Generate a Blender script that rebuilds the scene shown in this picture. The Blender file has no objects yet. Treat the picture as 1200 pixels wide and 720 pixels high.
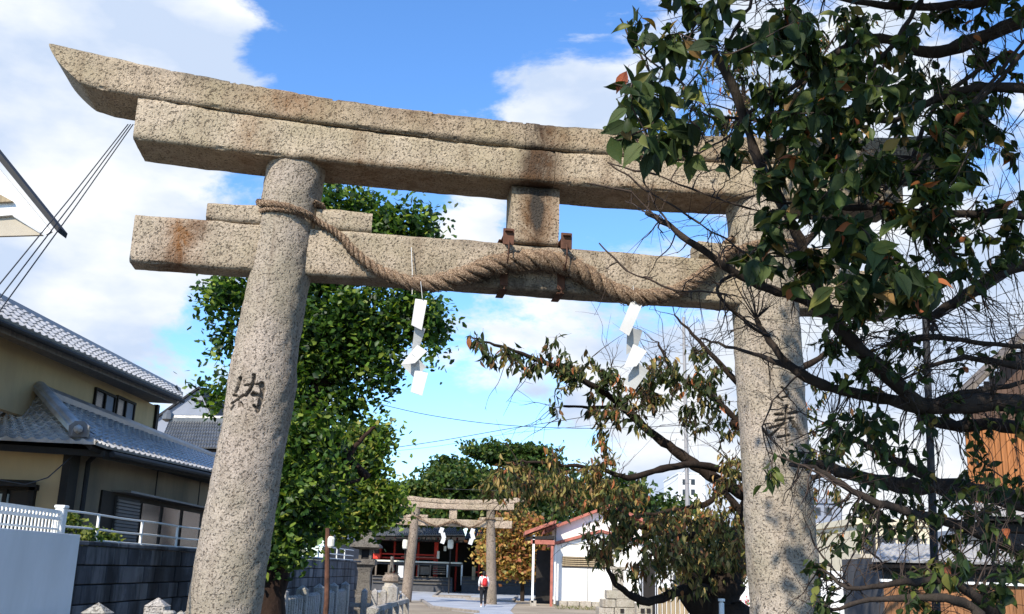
import bpy, math, random
import numpy as np
from mathutils import Vector, Matrix
PI=math.pi; R_=math.radians
random.seed(7); rng=np.random.default_rng(7)
SC=bpy.context.scene; COL=SC.collection
# ---------------------------------------------------------------- camera, sky, sun, exposure
FPX,PITCH,ROLL,EYE=1188.5,.2551,.0317,1.6
cF=np.array([0,math.cos(PITCH),math.sin(PITCH)]); _u=np.array([0,-math.sin(PITCH),math.cos(PITCH)]); _r=np.array([1.,0,0])
cR=math.cos(ROLL)*_r+math.sin(ROLL)*_u; cU=math.cos(ROLL)*_u-math.sin(ROLL)*_r
cam=bpy.data.cameras.new('camera'); co=bpy.data.objects.new('camera',cam); COL.objects.link(co)
cam.sensor_width=36; cam.lens=36*FPX/1200; cam.clip_start=.1; cam.clip_end=3000
co.matrix_world=Matrix(((cR[0],cU[0],-cF[0],0),(cR[1],cU[1],-cF[1],0),(cR[2],cU[2],-cF[2],EYE),(0,0,0,1)))
SC.camera=co
SUN_AZ,SUN_EL=27,39            # azimuth left of straight behind the camera, elevation
S=Vector((-math.sin(R_(SUN_AZ))*math.cos(R_(SUN_EL)),-math.cos(R_(SUN_AZ))*math.cos(R_(SUN_EL)),math.sin(R_(SUN_EL))))
sl=bpy.data.lights.new('sun','SUN'); sl.energy=5.0; sl.angle=R_(.5); sl.color=(1,.92,.78)
so=bpy.data.objects.new('sun',sl); COL.objects.link(so); so.rotation_euler=S.to_track_quat('Z','Y').to_euler()
SC.view_settings.view_transform='Standard'; SC.view_settings.look='None'; SC.view_settings.exposure=0.43; SC.view_settings.gamma=1
def ray(x,y): return cF+cR*(x-600)/FPX+cU*(360-y)/FPX
def at(x,y,Y): d=ray(x,y); return Vector(d/d[1]*Y+np.array([0,0,EYE]))
def onX(x,y,X): d=ray(x,y); return Vector(d/d[0]*X+np.array([0,0,EYE]))
def onZ(x,y,z=0.): d=ray(x,y); return Vector(d*(z-EYE)/d[2]+np.array([0,0,EYE]))
def pj(P):
    d=np.asarray(P,float)-[0,0,EYE]; z=d@cF; return 600+FPX*(d@cR)/z, 360-FPX*(d@cU)/z, z
W=bpy.data.worlds.new('World'); SC.world=W; W.use_nodes=True
nt=W.node_tree; N=nt.nodes; L=nt.links; N.clear()
def wn(t,**k):
    n=N.new(t)
    for a,b in k.items():
        setattr(n,a,b)
    return n
def wmath(op,a,b=None,c=None,clamp=False):
    n=wn('ShaderNodeMath',operation=op,use_clamp=clamp)
    for i,v in enumerate((a,b,c)):
        if v is None: continue
        if isinstance(v,(int,float)): n.inputs[i].default_value=v
        else: L.new(v,n.inputs[i])
    return n.outputs[0]
sky=wn('ShaderNodeTexSky',sky_type='NISHITA',sun_disc=False,sun_elevation=R_(SUN_EL),sun_rotation=R_(180+SUN_AZ))
sky.air_density=1.0; sky.dust_density=.25; sky.ozone_density=2.2
bgs=wn('ShaderNodeBackground'); bgs.inputs[1].default_value=.15
hs=wn('ShaderNodeHueSaturation'); hs.inputs['Saturation'].default_value=1.12; hs.inputs['Value'].default_value=1.0
mxs=wn('ShaderNodeMix',data_type='RGBA',blend_type='MULTIPLY'); mxs.inputs[0].default_value=1; mxs.inputs[7].default_value=(.94,1.17,1.42,1); L.new(sky.outputs[0],hs.inputs['Color']); L.new(hs.outputs[0],mxs.inputs[6]); L.new(mxs.outputs[2],bgs.inputs[0])
tc=wn('ShaderNodeTexCoord'); G=tc.outputs['Generated']
mp=wn('ShaderNodeMapping'); mp.inputs['Scale'].default_value=(1,1,2.1); L.new(G,mp.inputs[0])
nz=wn('ShaderNodeTexNoise'); nz.inputs['Scale'].default_value=5.2; nz.inputs['Detail'].default_value=11; nz.inputs['Roughness'].default_value=.62; nz.inputs['Distortion'].default_value=.35
L.new(mp.outputs[0],nz.inputs['Vector'])
acc=None
# cloud banks: direction (photo px), angular radius, weight
for x,y,r,w in [(50,140,.16,.19),(190,50,.10,.13),(120,30,.05,-.08),(130,130,.04,-.08),(60,330,.15,.19),(10,20,.15,.15),(110,430,.08,.12),(100,230,.07,.10),(230,15,.06,.16),(350,40,.03,.10),(200,300,.08,.08),(560,255,.05,.22),(640,120,.05,.2),(700,125,.05,.15),
                (600,415,.11,.17),(330,430,.10,.10),(700,440,.09,.12),(900,60,.12,.20),(1080,380,.20,.30),(1000,250,.12,.06),(640,265,.06,-.16),(470,235,.05,-.12),(630,490,.06,-.12),(740,360,.05,-.10),(1120,560,.2,.30),(850,520,.10,.2),(1080,130,.06,.12),
                (420,30,.11,-.25),(560,60,.1,-.1),(800,220,.10,-.15),(470,520,.08,-.1),(230,385,.05,-.1),(1180,40,.06,-.1)]:
    d=Vector(ray(x,y)).normalized()
    vd=wn('ShaderNodeVectorMath',operation='DISTANCE'); L.new(G,vd.inputs[0]); vd.inputs[1].default_value=d
    q=wmath('DIVIDE',vd.outputs['Value'],r); q=wmath('MULTIPLY',q,q); q=wmath('MULTIPLY',q,-1.); q=wmath('EXPONENT',q); q=wmath('MULTIPLY',q,w)
    acc=q if acc is None else wmath('ADD',acc,q)
nz3=wn('ShaderNodeTexNoise'); nz3.inputs['Scale'].default_value=17; nz3.inputs['Detail'].default_value=8; nz3.inputs['Roughness'].default_value=.62; L.new(mp.outputs[0],nz3.inputs['Vector'])
v=wmath('ADD',wmath('ADD',nz.outputs['Fac'],wmath('MULTIPLY',wmath('SUBTRACT',nz3.outputs['Fac'],.5),.26)),acc)
mr=wn('ShaderNodeMapRange',interpolation_type='SMOOTHSTEP'); mr.inputs['From Min'].default_value=.55; mr.inputs['From Max'].default_value=.71; L.new(v,mr.inputs['Value'])
nz2=wn('ShaderNodeTexNoise'); nz2.inputs['Scale'].default_value=6.5; nz2.inputs['Detail'].default_value=7; L.new(mp.outputs[0],nz2.inputs['Vector'])
cr=wn('ShaderNodeValToRGB'); cr.color_ramp.elements[0].position=.40; cr.color_ramp.elements[0].color=(.56,.67,.86,1); cr.color_ramp.elements[1].position=.60; cr.color_ramp.elements[1].color=(.90,.93,.97,1)
L.new(nz2.outputs['Fac'],cr.inputs[0])
bgc=wn('ShaderNodeBackground'); bgc.inputs[1].default_value=.84; L.new(cr.outputs[0],bgc.inputs[0])
mx=wn('ShaderNodeMixShader'); L.new(mr.outputs[0],mx.inputs[0]); L.new(bgs.outputs[0],mx.inputs[1]); L.new(bgc.outputs[0],mx.inputs[2])
wo=wn('ShaderNodeOutputWorld'); L.new(mx.outputs[0],wo.inputs[0])
# ---------------------------------------------------------------- helpers
OFF={}
def tag(o,label=None,cat=None,group=None,kind=None):
    if label: o['label']=label
    if cat: o['category']=cat
    if group: o['group']=group
    if kind: o['kind']=kind
    return o
def thing(name,loc,label,cat,group=None,rz=0):
    o=bpy.data.objects.new(name,None); COL.objects.link(o); o.location=loc; o.rotation_euler[2]=rz; o.empty_display_size=.2
    OFF[o.name]=Vector(loc) if not rz else None
    return tag(o,label,cat,group)
def link(name,me,parent=None,local=False):
    o=bpy.data.objects.new(name,me); COL.objects.link(o)
    if parent is not None:
        o.parent=parent; OFF[o.name]=OFF.get(parent.name)
        if parent.type=='MESH': pass
    return o
class MB:
    def __init__(s): s.v=[]; s.f=[]; s.c=[]
    def add(s,vs,fs):
        b=len(s.v); s.v+= [tuple(p) for p in vs]; s.f+=[tuple(i+b for i in f) for f in fs]; return s
    def box(s,c,d,rz=0,rx=0,ry=0,taper=1.):
        M=Matrix.Rotation(rz,3,'Z')@Matrix.Rotation(ry,3,'Y')@Matrix.Rotation(rx,3,'X'); c=Vector(c); vs=[]
        for z in (-1,1):
            k=1 if z<0 else taper
            for x,y in ((-1,-1),(1,-1),(1,1),(-1,1)): vs.append(c+M@Vector((x*d[0]/2*k,y*d[1]/2*k,z*d[2]/2)))
        return s.add(vs,[(3,2,1,0),(4,5,6,7),(0,1,5,4),(1,2,6,5),(2,3,7,6),(3,0,4,7)])
    def bev(s,c,d,b=.01,rz=0):      # box with chamfered edges
        M=Matrix.Rotation(rz,3,'Z'); c=Vector(c); vs=[]; h=[x/2 for x in d]
        ring=lambda z,k:[c+M@Vector((x,y,z)) for x,y in ((-h[0]+b+k,-h[1]+k),(h[0]-b-k,-h[1]+k),(h[0]-k,-h[1]+b+k),(h[0]-k,h[1]-b-k),(h[0]-b-k,h[1]-k),(-h[0]+b+k,h[1]-k),(-h[0]+k,h[1]-b-k),(-h[0]+k,-h[1]+b+k))]
        for z,k in ((-h[2],b),(-h[2]+b,0),(h[2]-b,0),(h[2],b)): vs+=ring(z,k)
        fs=[tuple(range(7,-1,-1)),tuple(range(24,32))]
        for r in range(3):
            for i in range(8): j=(i+1)%8; fs.append((r*8+i,r*8+j,r*8+8+j,r*8+8+i))
        return s.add(vs,fs)
    def tube(s,pts,rad,n=8,cap=True):
        pts=[Vector(p) for p in pts]; m=len(pts)
        if not hasattr(rad,'__len__'): rad=[rad]*m
        t0=(pts[1]-pts[0]).normalized(); a=t0.orthogonal().normalized(); vs=[]; fs=[]
        for i,p in enumerate(pts):
            t=((pts[min(i+1,m-1)]-pts[max(i-1,0)])); 
            t=t.normalized() if t.length>1e-9 else t0
            a=(a-t*a.dot(t)); a=a.normalized() if a.length>1e-6 else t.orthogonal().normalized(); b=t.cross(a)
            for k in range(n):
                w=2*PI*k/n; vs.append(p+(a*math.cos(w)+b*math.sin(w))*rad[i])
        for i in range(m-1):
            for k in range(n): j=(k+1)%n; fs.append((i*n+k,i*n+j,i*n+n+j,i*n+n+k))
        if cap: fs.append(tuple(range(n-1,-1,-1))); fs.append(tuple(range((m-1)*n,m*n)))
        return s.add(vs,fs)
    def lathe(s,c,prof,n=20,rz=0):
        c=Vector(c); vs=[]; fs=[]; m=len(prof)
        for r,z in prof:
            for k in range(n): w=2*PI*k/n+rz; vs.append(c+Vector((r*math.cos(w),r*math.sin(w),z)))
        for i in range(m-1):
            for k in range(n): j=(k+1)%n; fs.append((i*n+k,i*n+j,i*n+n+j,i*n+n+k))
        fs.append(tuple(range(n-1,-1,-1))); fs.append(tuple(range((m-1)*n,m*n)))
        return s.add(vs,fs)
    def prism(s,poly,d):             # polygon (3D pts) extruded by vector d
        n=len(poly); d=Vector(d); a=[Vector(p) for p in poly]
        return s.add(a+[p+d for p in a],[tuple(range(n-1,-1,-1)),tuple(range(n,2*n))]+[(i,(i+1)%n,n+(i+1)%n,n+i) for i in range(n)])
    def build(s,name,mat,parent=None,smooth=False,local=False,kind=None,label=None):
        me=bpy.data.meshes.new(name); v=np.array(s.v,dtype=float).reshape(-1,3)
        if parent is not None and not local and OFF.get(parent.name) is not None: v=v-np.array(OFF[parent.name])
        me.from_pydata(v.tolist(),[],s.f); me.materials.append(mat)
        if smooth: me.polygons.foreach_set('use_smooth',[True]*len(me.polygons))
        me.update(); o=link(name,me,parent)
        if kind: o['kind']=kind
        if label: o['label']=label
        return o
def fixn(o):
    import bmesh
    bm=bmesh.new(); bm.from_mesh(o.data); bmesh.ops.recalc_face_normals(bm,faces=bm.faces); bm.to_mesh(o.data); bm.free(); return o
def auto(o,deg=40):
    o.data.polygons.foreach_set('use_smooth',[True]*len(o.data.polygons)); o.data.set_sharp_from_angle(angle=R_(deg)); return o
def npmesh(name,v,f,mat,parent=None,attr=None,smooth=False,kind=None):   # arrays: v (n,3), f (m,k) equal-size polygons
    if parent is not None and OFF.get(parent.name) is not None: v=v-np.array(OFF[parent.name])
    me=bpy.data.meshes.new(name); k=f.shape[1]
    me.vertices.add(len(v)); me.vertices.foreach_set('co',v.astype(np.float32).ravel())
    me.loops.add(f.size); me.loops.foreach_set('vertex_index',f.astype(np.int32).ravel())
    me.polygons.add(len(f)); me.polygons.foreach_set('loop_start',np.arange(0,f.size,k,dtype=np.int32))
    me.polygons.foreach_set('loop_total',np.full(len(f),k,dtype=np.int32))
    if smooth: me.polygons.foreach_set('use_smooth',np.ones(len(f),dtype=bool))
    me.materials.append(mat); me.update(calc_edges=True)
    if attr is not None:
        a=me.color_attributes.new('tint','FLOAT_COLOR','POINT'); c=np.ones((len(v),4),np.float32); c[:,:3]=attr; a.data.foreach_set('color',c.ravel())
    o=link(name,me,parent)
    if kind: o['kind']=kind
    return o
# smooth numpy noise made of random waves
_wk=rng.normal(size=(36,3)); _wk/=np.linalg.norm(_wk,axis=1)[:,None]; _wp=rng.uniform(0,2*PI,36); _wf=np.repeat([1,1.9,3.7],12)*rng.uniform(.7,1.35,36)
def wnoise(P,scale=1.,o=3):
    r=np.zeros(len(P)); n=12*o
    for i in range(n): r+=np.sin(P@_wk[i]*scale*_wf[i]*2*PI+_wp[i]+1.3*np.sin(P@_wk[(i*7+3)%36]*scale*3+_wp[(i*5)%36]))/_wf[i]
    return r/4.
# ---------------------------------------------------------------- materials
class NT:
    def __init__(s,name):
        s.m=bpy.data.materials.new(name); s.m.use_nodes=True; s.t=s.m.node_tree; s.t.nodes.clear()
        s.out=s.n('ShaderNodeOutputMaterial'); s.b=s.n('ShaderNodeBsdfPrincipled'); s.l(s.b.outputs[0],s.out.inputs[0])
        s.tc=s.n('ShaderNodeTexCoord'); s.co=s.tc.outputs['Object']
    def n(s,t,**k):
        n=s.t.nodes.new(t)
        for a,b in k.items(): setattr(n,a,b)
        return n
    def l(s,a,b): s.t.links.new(a,b)
    def set(s,n,i,v):
        if isinstance(v,(int,float,tuple,list)): n.inputs[i].default_value=v if isinstance(v,(int,float)) or len(v)!=3 or n.inputs[i].type!='RGBA' else (*v,1)
        else: s.l(v,n.inputs[i])
    def noise(s,sc,det=4,ro=.55,dist=0,vec=None,map_=None):
        n=s.n('ShaderNodeTexNoise'); n.inputs['Scale'].default_value=sc; n.inputs['Detail'].default_value=det; n.inputs['Roughness'].default_value=ro; n.inputs['Distortion'].default_value=dist
        vv=vec or s.co
        if map_: m=s.n('ShaderNodeMapping'); m.inputs['Scale'].default_value=map_; s.l(vv,m.inputs[0]); vv=m.outputs[0]
        s.l(vv,n.inputs['Vector']); return n.outputs['Fac']
    def vor(s,sc,feat='F1',vec=None):
        n=s.n('ShaderNodeTexVoronoi',feature=feat); n.inputs['Scale'].default_value=sc; s.l(vec or s.co,n.inputs['Vector']); return n
    def ramp(s,f,stops,interp='LINEAR'):
        r=s.n('ShaderNodeValToRGB'); r.color_ramp.interpolation=interp; e=r.color_ramp.elements
        while len(e)<len(stops): e.new(.5)
        for i,(p,c) in enumerate(stops):
            e[i].position=p; e[i].color=(*c,1) if hasattr(c,'__len__') else (c,c,c,1)
        s.l(f,r.inputs[0]); return r.outputs[0]
    def mix(s,f,a,b,mode='MIX'):
        m=s.n('ShaderNodeMix',data_type='RGBA',blend_type=mode); s.set(m,0,f); s.set(m,6,a); s.set(m,7,b); return m.outputs[2]
    def math(s,op,a,b=0.,clamp=False):
        m=s.n('ShaderNodeMath',operation=op,use_clamp=clamp); s.set(m,0,a); s.set(m,1,b); return m.outputs[0]
    def bump(s,h,st=.5,d=.01,prev=None):
        b=s.n('ShaderNodeBump'); b.inputs['Strength'].default_value=st; b.inputs['Distance'].default_value=d; s.l(h,b.inputs['Height'])
        if prev is not None: s.l(prev,b.inputs['Normal'])
        s.l(b.outputs[0],s.b.inputs['Normal']); return b.outputs[0]
    def fin(s,c,ro=.8,spec=.3,metal=0):
        s.set(s.b,'Base Color',c); s.set(s.b,'Roughness',ro); s.b.inputs['Specular IOR Level'].default_value=spec; s.b.inputs['Metallic'].default_value=metal; return s.m
def plain(name,c,ro=.7,var=.25,sc=3.,bump=.3,bd=.004,bsc=60,spec=.3,metal=0,dirt=None):
    t=NT(name); n=t.noise(sc,6,.6); lo=tuple(x*(1-var) for x in c); hi=tuple(min(1,x*(1+var)) for x in c)
    k=t.ramp(n,[(.3,lo),(.7,hi)])
    if dirt:
        d=t.noise(sc*.7,7,.65,.3,map_=(1,1,.35)); k=t.mix(t.ramp(d,[(.48,0.),(.68,1.)]),k,dirt)
    if bump: t.bump(t.noise(bsc,4,.6),bump,bd)
    return t.fin(k,ro,spec,metal)
def granite(name,base=(.40,.345,.265),stains=(),rust=None,sc=1.):
    t=NT(name)
    big=t.noise(1.7*sc,5,.6); mid=t.noise(9*sc,5,.6); fine=t.noise(105*sc,3,.7)
    k=t.ramp(fine,[(.30,tuple(x*.35 for x in base)),(.42,tuple(x*.85 for x in base)),(.55,base),(.68,tuple(min(1,x*1.45) for x in base))])
    k=t.mix(t.ramp(big,[(.38,0.),(.66,.8)]),k,(base[0]*.70,base[1]*.72,base[2]*.62),'MIX')
    k=t.mix(t.ramp(mid,[(.55,0.),(.72,.35)]),k,(base[0]*.62,base[1]*.6,base[2]*.58))
    st_=t.noise(4.5*sc,6,.7,.4,map_=(1.6,1.6,.28)); k=t.mix(t.ramp(st_,[(.50,0.),(.68,.5)]),k,(base[0]*.36,base[1]*.31,base[2]*.26)); li=t.noise(2.6*sc,8,.75); k=t.mix(t.ramp(li,[(.56,0.),(.66,.42)]),k,(base[0]*1.2,base[1]*1.22,base[2]*1.25))
    pit=t.noise(60*sc,2,.5,.5)
    pm=t.ramp(pit,[(.34,1.),(.43,0.)])
    k=t.mix(t.math('MULTIPLY',pm,.8),k,(base[0]*.22,base[1]*.2,base[2]*.18))
    sep=t.n('ShaderNodeSeparateXYZ'); t.l(t.co,sep.inputs[0])
    for (u,z,ru,rz_,col,am) in stains:  # stains, plus broad darker patches at beam ends and edges
        a=t.math('DIVIDE',t.math('SUBTRACT',sep.outputs[0],u),ru); b=t.math('DIVIDE',t.math('SUBTRACT',sep.outputs[2],z),rz_)
        q=t.math('ADD',t.math('MULTIPLY',a,a),t.math('MULTIPLY',b,b)); q=t.math('EXPONENT',t.math('MULTIPLY',q,-1.))
        q=t.math('MULTIPLY',q,t.ramp(t.noise(7,6,.7,1.,map_=(1,1,.5)),[(.3,.1),(.62,1.)]))
        k=t.mix(t.math('MULTIPLY',q,am,clamp=True),k,col)
    at_=t.n('ShaderNodeAttribute',attribute_name='tint'); at_.attribute_type='GEOMETRY'
    h=t.math('ADD',t.math('MULTIPLY',t.ramp(pit,[(.3,0.),(.5,1.)]),.9),t.math('MULTIPLY',fine,.5)); h=t.math('ADD',h,t.math('MULTIPLY',mid,.5))
    t.bump(h,.9,.009/sc)
    return t,k
def granite_m(*a,attr=False,**kw):
    t,k=granite(*a,**kw)
    if attr:
        n=t.n('ShaderNodeAttribute',attribute_name='tint'); k=t.mix(1.,k,n.outputs['Color'],'MULTIPLY')
    return t.fin(k,.88,.25)
def leafmat(name,gloss=.35,tr=.35,sat=1.):
    t=NT(name); a=t.n('ShaderNodeAttribute',attribute_name='tint'); k=a.outputs['Color']
    t.set(t.b,'Base Color',k); t.b.inputs['Roughness'].default_value=.45; t.b.inputs['Specular IOR Level'].default_value=gloss
    tl=t.n('ShaderNodeBsdfTranslucent'); k2=t.mix(1.,k,(1.5,1.6,.7),'MULTIPLY'); t.l(k2,tl.inputs[0])
    m=t.n('ShaderNodeMixShader'); m.inputs[0].default_value=tr; t.l(t.b.outputs[0],m.inputs[1]); t.l(tl.outputs[0],m.inputs[2]); t.l(m.outputs[0],t.out.inputs[0])
    return t.m
def leafmat2(name,c,c2,tr=.25):
    t=NT(name); oi=t.n('ShaderNodeObjectInfo'); k=t.mix(oi.outputs['Random'],c,c2)
    n=t.noise(26,5,.6); k=t.mix(t.ramp(n,[(.45,0.),(.75,.6)]),k,(c2[0]*1.2,c2[1]*.9,c2[2]*.8))
    w=t.noise(8,3,.5,map_=(2,6,1)); t.bump(w,.35,.006)
    t.set(t.b,'Base Color',k); t.b.inputs['Roughness'].default_value=.55; t.b.inputs['Specular IOR Level'].default_value=.18
    tl=t.n('ShaderNodeBsdfTranslucent'); t.l(t.mix(1.,k,(1.5,1.6,.7),'MULTIPLY'),tl.inputs[0])
    m=t.n('ShaderNodeMixShader'); m.inputs[0].default_value=tr; t.l(t.b.outputs[0],m.inputs[1]); t.l(tl.outputs[0],m.inputs[2]); t.l(m.outputs[0],t.out.inputs[0])
    return t.m
def bark(name,c=(.055,.042,.034)):
    t=NT(name); n=t.noise(9,7,.7,.6,map_=(1,1,.25)); m=t.noise(3,5,.6)
    k=t.ramp(n,[(.3,tuple(x*.4 for x in c)),(.62,c),(.85,tuple(x*1.9 for x in c))]); k=t.mix(t.ramp(m,[(.55,0.),(.75,.4)]),k,(c[0]*1.3,c[1]*1.5,c[2]*1.2))
    t.bump(n,.9,.03); return t.fin(k,.9,.15)
def wood(name,c,sc=1.,ro=.7):
    t=NT(name); n=t.noise(5*sc,6,.7,.3,map_=(3,3,.25)); oi=t.n('ShaderNodeObjectInfo')
    k=t.ramp(n,[(.3,tuple(x*.45 for x in c)),(.55,c),(.8,tuple(min(1,x*1.5) for x in c))])
    k=t.mix(t.math('MULTIPLY',oi.outputs['Random'],.45),k,tuple(x*.5 for x in c)); t.bump(n,.5,.006); return t.fin(k,ro,.3)
def roofmat(name,c=(.20,.215,.25)):
    t=NT(name); n=t.noise(5,5,.6); f=t.noise(60,3,.6); oi=t.n('ShaderNodeObjectInfo')
    k=t.ramp(n,[(.3,tuple(x*.6 for x in c)),(.7,tuple(x*1.3 for x in c))]); k=t.mix(t.math('MULTIPLY',oi.outputs['Random'],.35),k,tuple(x*.55 for x in c))
    t.bump(f,.25,.004); return t.fin(k,t.ramp(n,[(.3,.28),(.7,.5)]),.75)
M={}
brown=(.13,.062,.022); dark=(.05,.042,.035); rust=(.20,.085,.025)
M['g_kasagi']=granite_m('torii_lintel_stone',base=(.45,.355,.255),stains=((-1.9,5.0,.28,.16,rust,.75),(-.0,4.95,.12,.25,dark,1.6),(.1,4.9,.12,.3,brown,.8),(.9,4.9,.9,.05,brown,.5),(.75,4.85,.06,.15,brown,.9),(-.4,5.0,.9,.02,dark,.9),(.7,5.02,.8,.025,dark,1.),(-1.3,5.05,.7,.02,dark,.8),(-2.6,5.15,.5,.03,dark,.7),(-.9,4.83,1.2,.02,dark,.8),(1.6,5.05,.8,.04,dark,.8),(-1.0,4.95,.3,.09,brown,.5),(-.6,5.05,.9,.06,brown,.35),(-3.3,5.28,.6,.05,dark,.7),(-2.0,5.12,.9,.035,dark,.6),(3.3,5.0,.7,.6,dark,.55)))  # last patch darkens the whole right end
M['g_shimaki']=granite_m('torii_beam_stone',base=(.48,.39,.29),stains=((0,4.7,.115,.5,dark,2.2),(.0,4.72,.10,.4,dark,1.2),(.02,4.65,.17,.4,brown,.7),(-2.2,4.7,.12,.25,rust,.5),(2.9,4.7,.5,.6,dark,.8),(.8,4.83,.9,.03,brown,.7),(-1.2,4.55,1.2,.04,brown,.8),(1.2,4.56,1.0,.04,brown,.8),(-1.4,4.75,.05,.2,brown,.5),(.55,4.72,.06,.16,brown,.5)))  # one tall patch darkens the right end
M['g_nuki']=granite_m('torii_tie_stone',base=(.44,.355,.27),stains=((-2.62,3.9,.10,.30,rust,1.35),(-2.52,4.02,.07,.12,(.10,.045,.02),1.),(-2.65,3.72,.16,.10,(.10,.045,.02),.9),(-.35,3.75,.5,.06,dark,.8),(0,3.72,.5,.09,dark,.7),(.55,3.72,.5,.05,dark,.7),(-.5,4.05,.3,.05,dark,.7),(.35,4.05,.35,.05,dark,.7),(-1.2,3.7,.9,.04,brown,.5)))  # dark patches along the lower middle of the beam
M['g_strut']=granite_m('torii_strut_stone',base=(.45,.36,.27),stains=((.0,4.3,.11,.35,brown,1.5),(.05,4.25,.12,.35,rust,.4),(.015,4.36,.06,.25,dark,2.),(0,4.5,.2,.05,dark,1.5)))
M['g_pillar']=granite_m('torii_pillar_stone',base=(.385,.32,.265),attr=True)
M['g_pillar2']=granite_m('torii_pillar_pale_stone',base=(.41,.345,.285),attr=True)
M['g_far']=granite_m('old_torii_stone',base=(.50,.385,.29),sc=.35)
M['g_far_p']=granite_m('old_torii_pillar_stone',base=(.30,.235,.185),sc=.35)
M['g_fence']=granite_m('fence_stone',base=(.44,.41,.39),sc=.7)
M['g_lantern']=granite_m('lantern_stone',base=(.17,.15,.13),sc=.5)
M['g_pale']=granite_m('pale_block_stone',base=(.48,.43,.36),sc=.6)
M['rust']=plain('rusty_iron',(.10,.045,.028),.8,.5,12,.5,.003,80)
M['darkmetal']=plain('dark_metal',(.014,.014,.016),.75,.3,8,.1,.001,50,.5)
M['white']=plain('white_paint',(.78,.78,.76),.6,.05,3,.05,.001,50)
M['shedwhite']=plain('shed_plaster',(.80,.78,.72),.8,.06,1.2,.2,.003,40,dirt=(.72,.70,.64))
M['paper']=plain('white_paper',(.56,.56,.55),.8,.03,5,.15,.001,30,.1)
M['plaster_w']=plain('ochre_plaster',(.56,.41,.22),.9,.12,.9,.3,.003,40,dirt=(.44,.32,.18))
M['plaster_d']=plain('brown_shaded_plaster',(.29,.225,.155),.9,.15,.9,.3,.003,40,dirt=(.15,.13,.10))
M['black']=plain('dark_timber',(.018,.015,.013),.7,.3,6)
M['dgrey']=plain('dark_grey_board',(.07,.07,.075),.7,.2,4)
M['glass']=plain('window_glass',(.02,.023,.028),.25,.2,1,0,spec=.5)
M['curtain']=plain('pale_curtain',(.45,.52,.52),.8,.2,10)
M['shutter']=plain('grey_shutter',(.26,.25,.25),.6,.1,3)
M['block']=None
t=NT('concrete_block'); n1=t.noise(3,7,.7,.4,map_=(1,1,.5)); n2=t.noise(1.1,6,.65); oi=t.n('ShaderNodeObjectInfo')
k=t.ramp(n1,[(.3,(.035,.037,.045)),(.55,(.085,.088,.10)),(.75,(.22,.225,.25))]); k=t.mix(t.ramp(n2,[(.45,0.),(.6,.8)]),k,(.028,.027,.03)); k=t.mix(t.math('MULTIPLY',t.ramp(oi.outputs['Random'],[(.3,0.),(1.,1.)]),.7),k,(.24,.235,.24),'MIX'); n3=t.noise(2.2,5,.7,.2,map_=(1,1,.25)); k=t.mix(t.ramp(n3,[(.48,0.),(.62,.85)]),k,(.02,.02,.022))
t.bump(t.noise(90,4,.7),.6,.004); M['block']=t.fin(k,.92,.2)
M['mortar']=plain('mortar',(.03,.03,.033),.95,.4,10)
M['panel']=plain('pale_blue_panel',(.80,.80,.80),.55,.04,1.2,.08,.002,8,dirt=(.70,.70,.69))
M['roof']=roofmat('roof_tile',(.42,.41,.40)); M['roof_d']=roofmat('ridge_tile',(.17,.17,.18)); M['roof_g']=roofmat('old_tile',(.10,.105,.11))
M['bark']=bark('cherry_bark',(.050,.038,.031)); M['bark_b']=bark('old_cherry_bark',(.035,.024,.018)); M['bark_g']=bark('ginkgo_bark',(.045,.027,.02))
M['twig']=plain('twig_bark',(.05,.034,.026),.85,.4,20,0)
M['leaf']=leafmat('cherry_leaf',.15,.28); M['leaf_g']=leafmat('ginkgo_leaf',.3,.40); M['leaf_far']=leafmat('tree_leaf',.2,.25)
M['rope']=None
t=NT('straw_rope'); oi=t.n('ShaderNodeAttribute',attribute_name='tint'); n=t.noise(120,5,.7,map_=(1,1,1)); m=t.noise(9,5,.6)
k=t.ramp(n,[(.38,(.045,.026,.016)),(.52,(.26,.175,.115)),(.66,(.58,.45,.32))]); k=t.mix(t.ramp(m,[(.5,0.),(.72,.55)]),k,(.12,.07,.045)); k=t.mix(1.,k,oi.outputs['Color'],'MULTIPLY'); t.bump(n,.9,.008); M['rope']=t.fin(k,.9,.1)
M['wood_o']=wood('orange_boards',(.40,.155,.05)); M['wood_f']=wood('fence_boards',(.34,.155,.065)); M['wood_b']=wood('shadowed_gable_boards',(.13,.075,.05)); M['wood_g']=wood('grey_timber',(.20,.16,.125)); M['wood_s']=wood('soffit_wood',(.40,.31,.19))
M['red']=plain('vermilion_paint',(.62,.045,.025),.6,.2,4,.1,.002,30); M['redbrown']=plain('red_brown_trim',(.36,.12,.085),.7,.25,4,.2,.003,30)
M['grnd']=None
t=NT('sandy_ground'); a=t.noise(.25,6,.6); b=t.noise(14,5,.7); k=t.ramp(a,[(.35,(.24,.195,.145)),(.65,(.40,.335,.25))]); k=t.mix(t.ramp(b,[(.4,0.),(.75,.45)]),k,(.13,.11,.085)); t.bump(b,.5,.02); M['grnd']=t.fin(k,.95,.1)
t=NT('pale_paving'); a=t.noise(.8,6,.6); b=t.noise(60,4,.7); k=t.ramp(a,[(.35,(.30,.32,.355)),(.65,(.42,.44,.475))]); k=t.mix(t.ramp(b,[(.4,0.),(.8,.35)]),k,(.2,.2,.2)); t.bump(b,.3,.004); M['pave']=t.fin(k,.8,.3)
t=NT('asphalt'); a=t.noise(.5,6,.6); b=t.noise(70,4,.7); k=t.ramp(a,[(.35,(.045,.045,.047)),(.65,(.07,.068,.067))]); k=t.mix(t.ramp(b,[(.5,0.),(.75,.4)]),k,(.13,.125,.12)); t.bump(b,.5,.006); M['asphalt']=t.fin(k,.85,.3)
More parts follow.
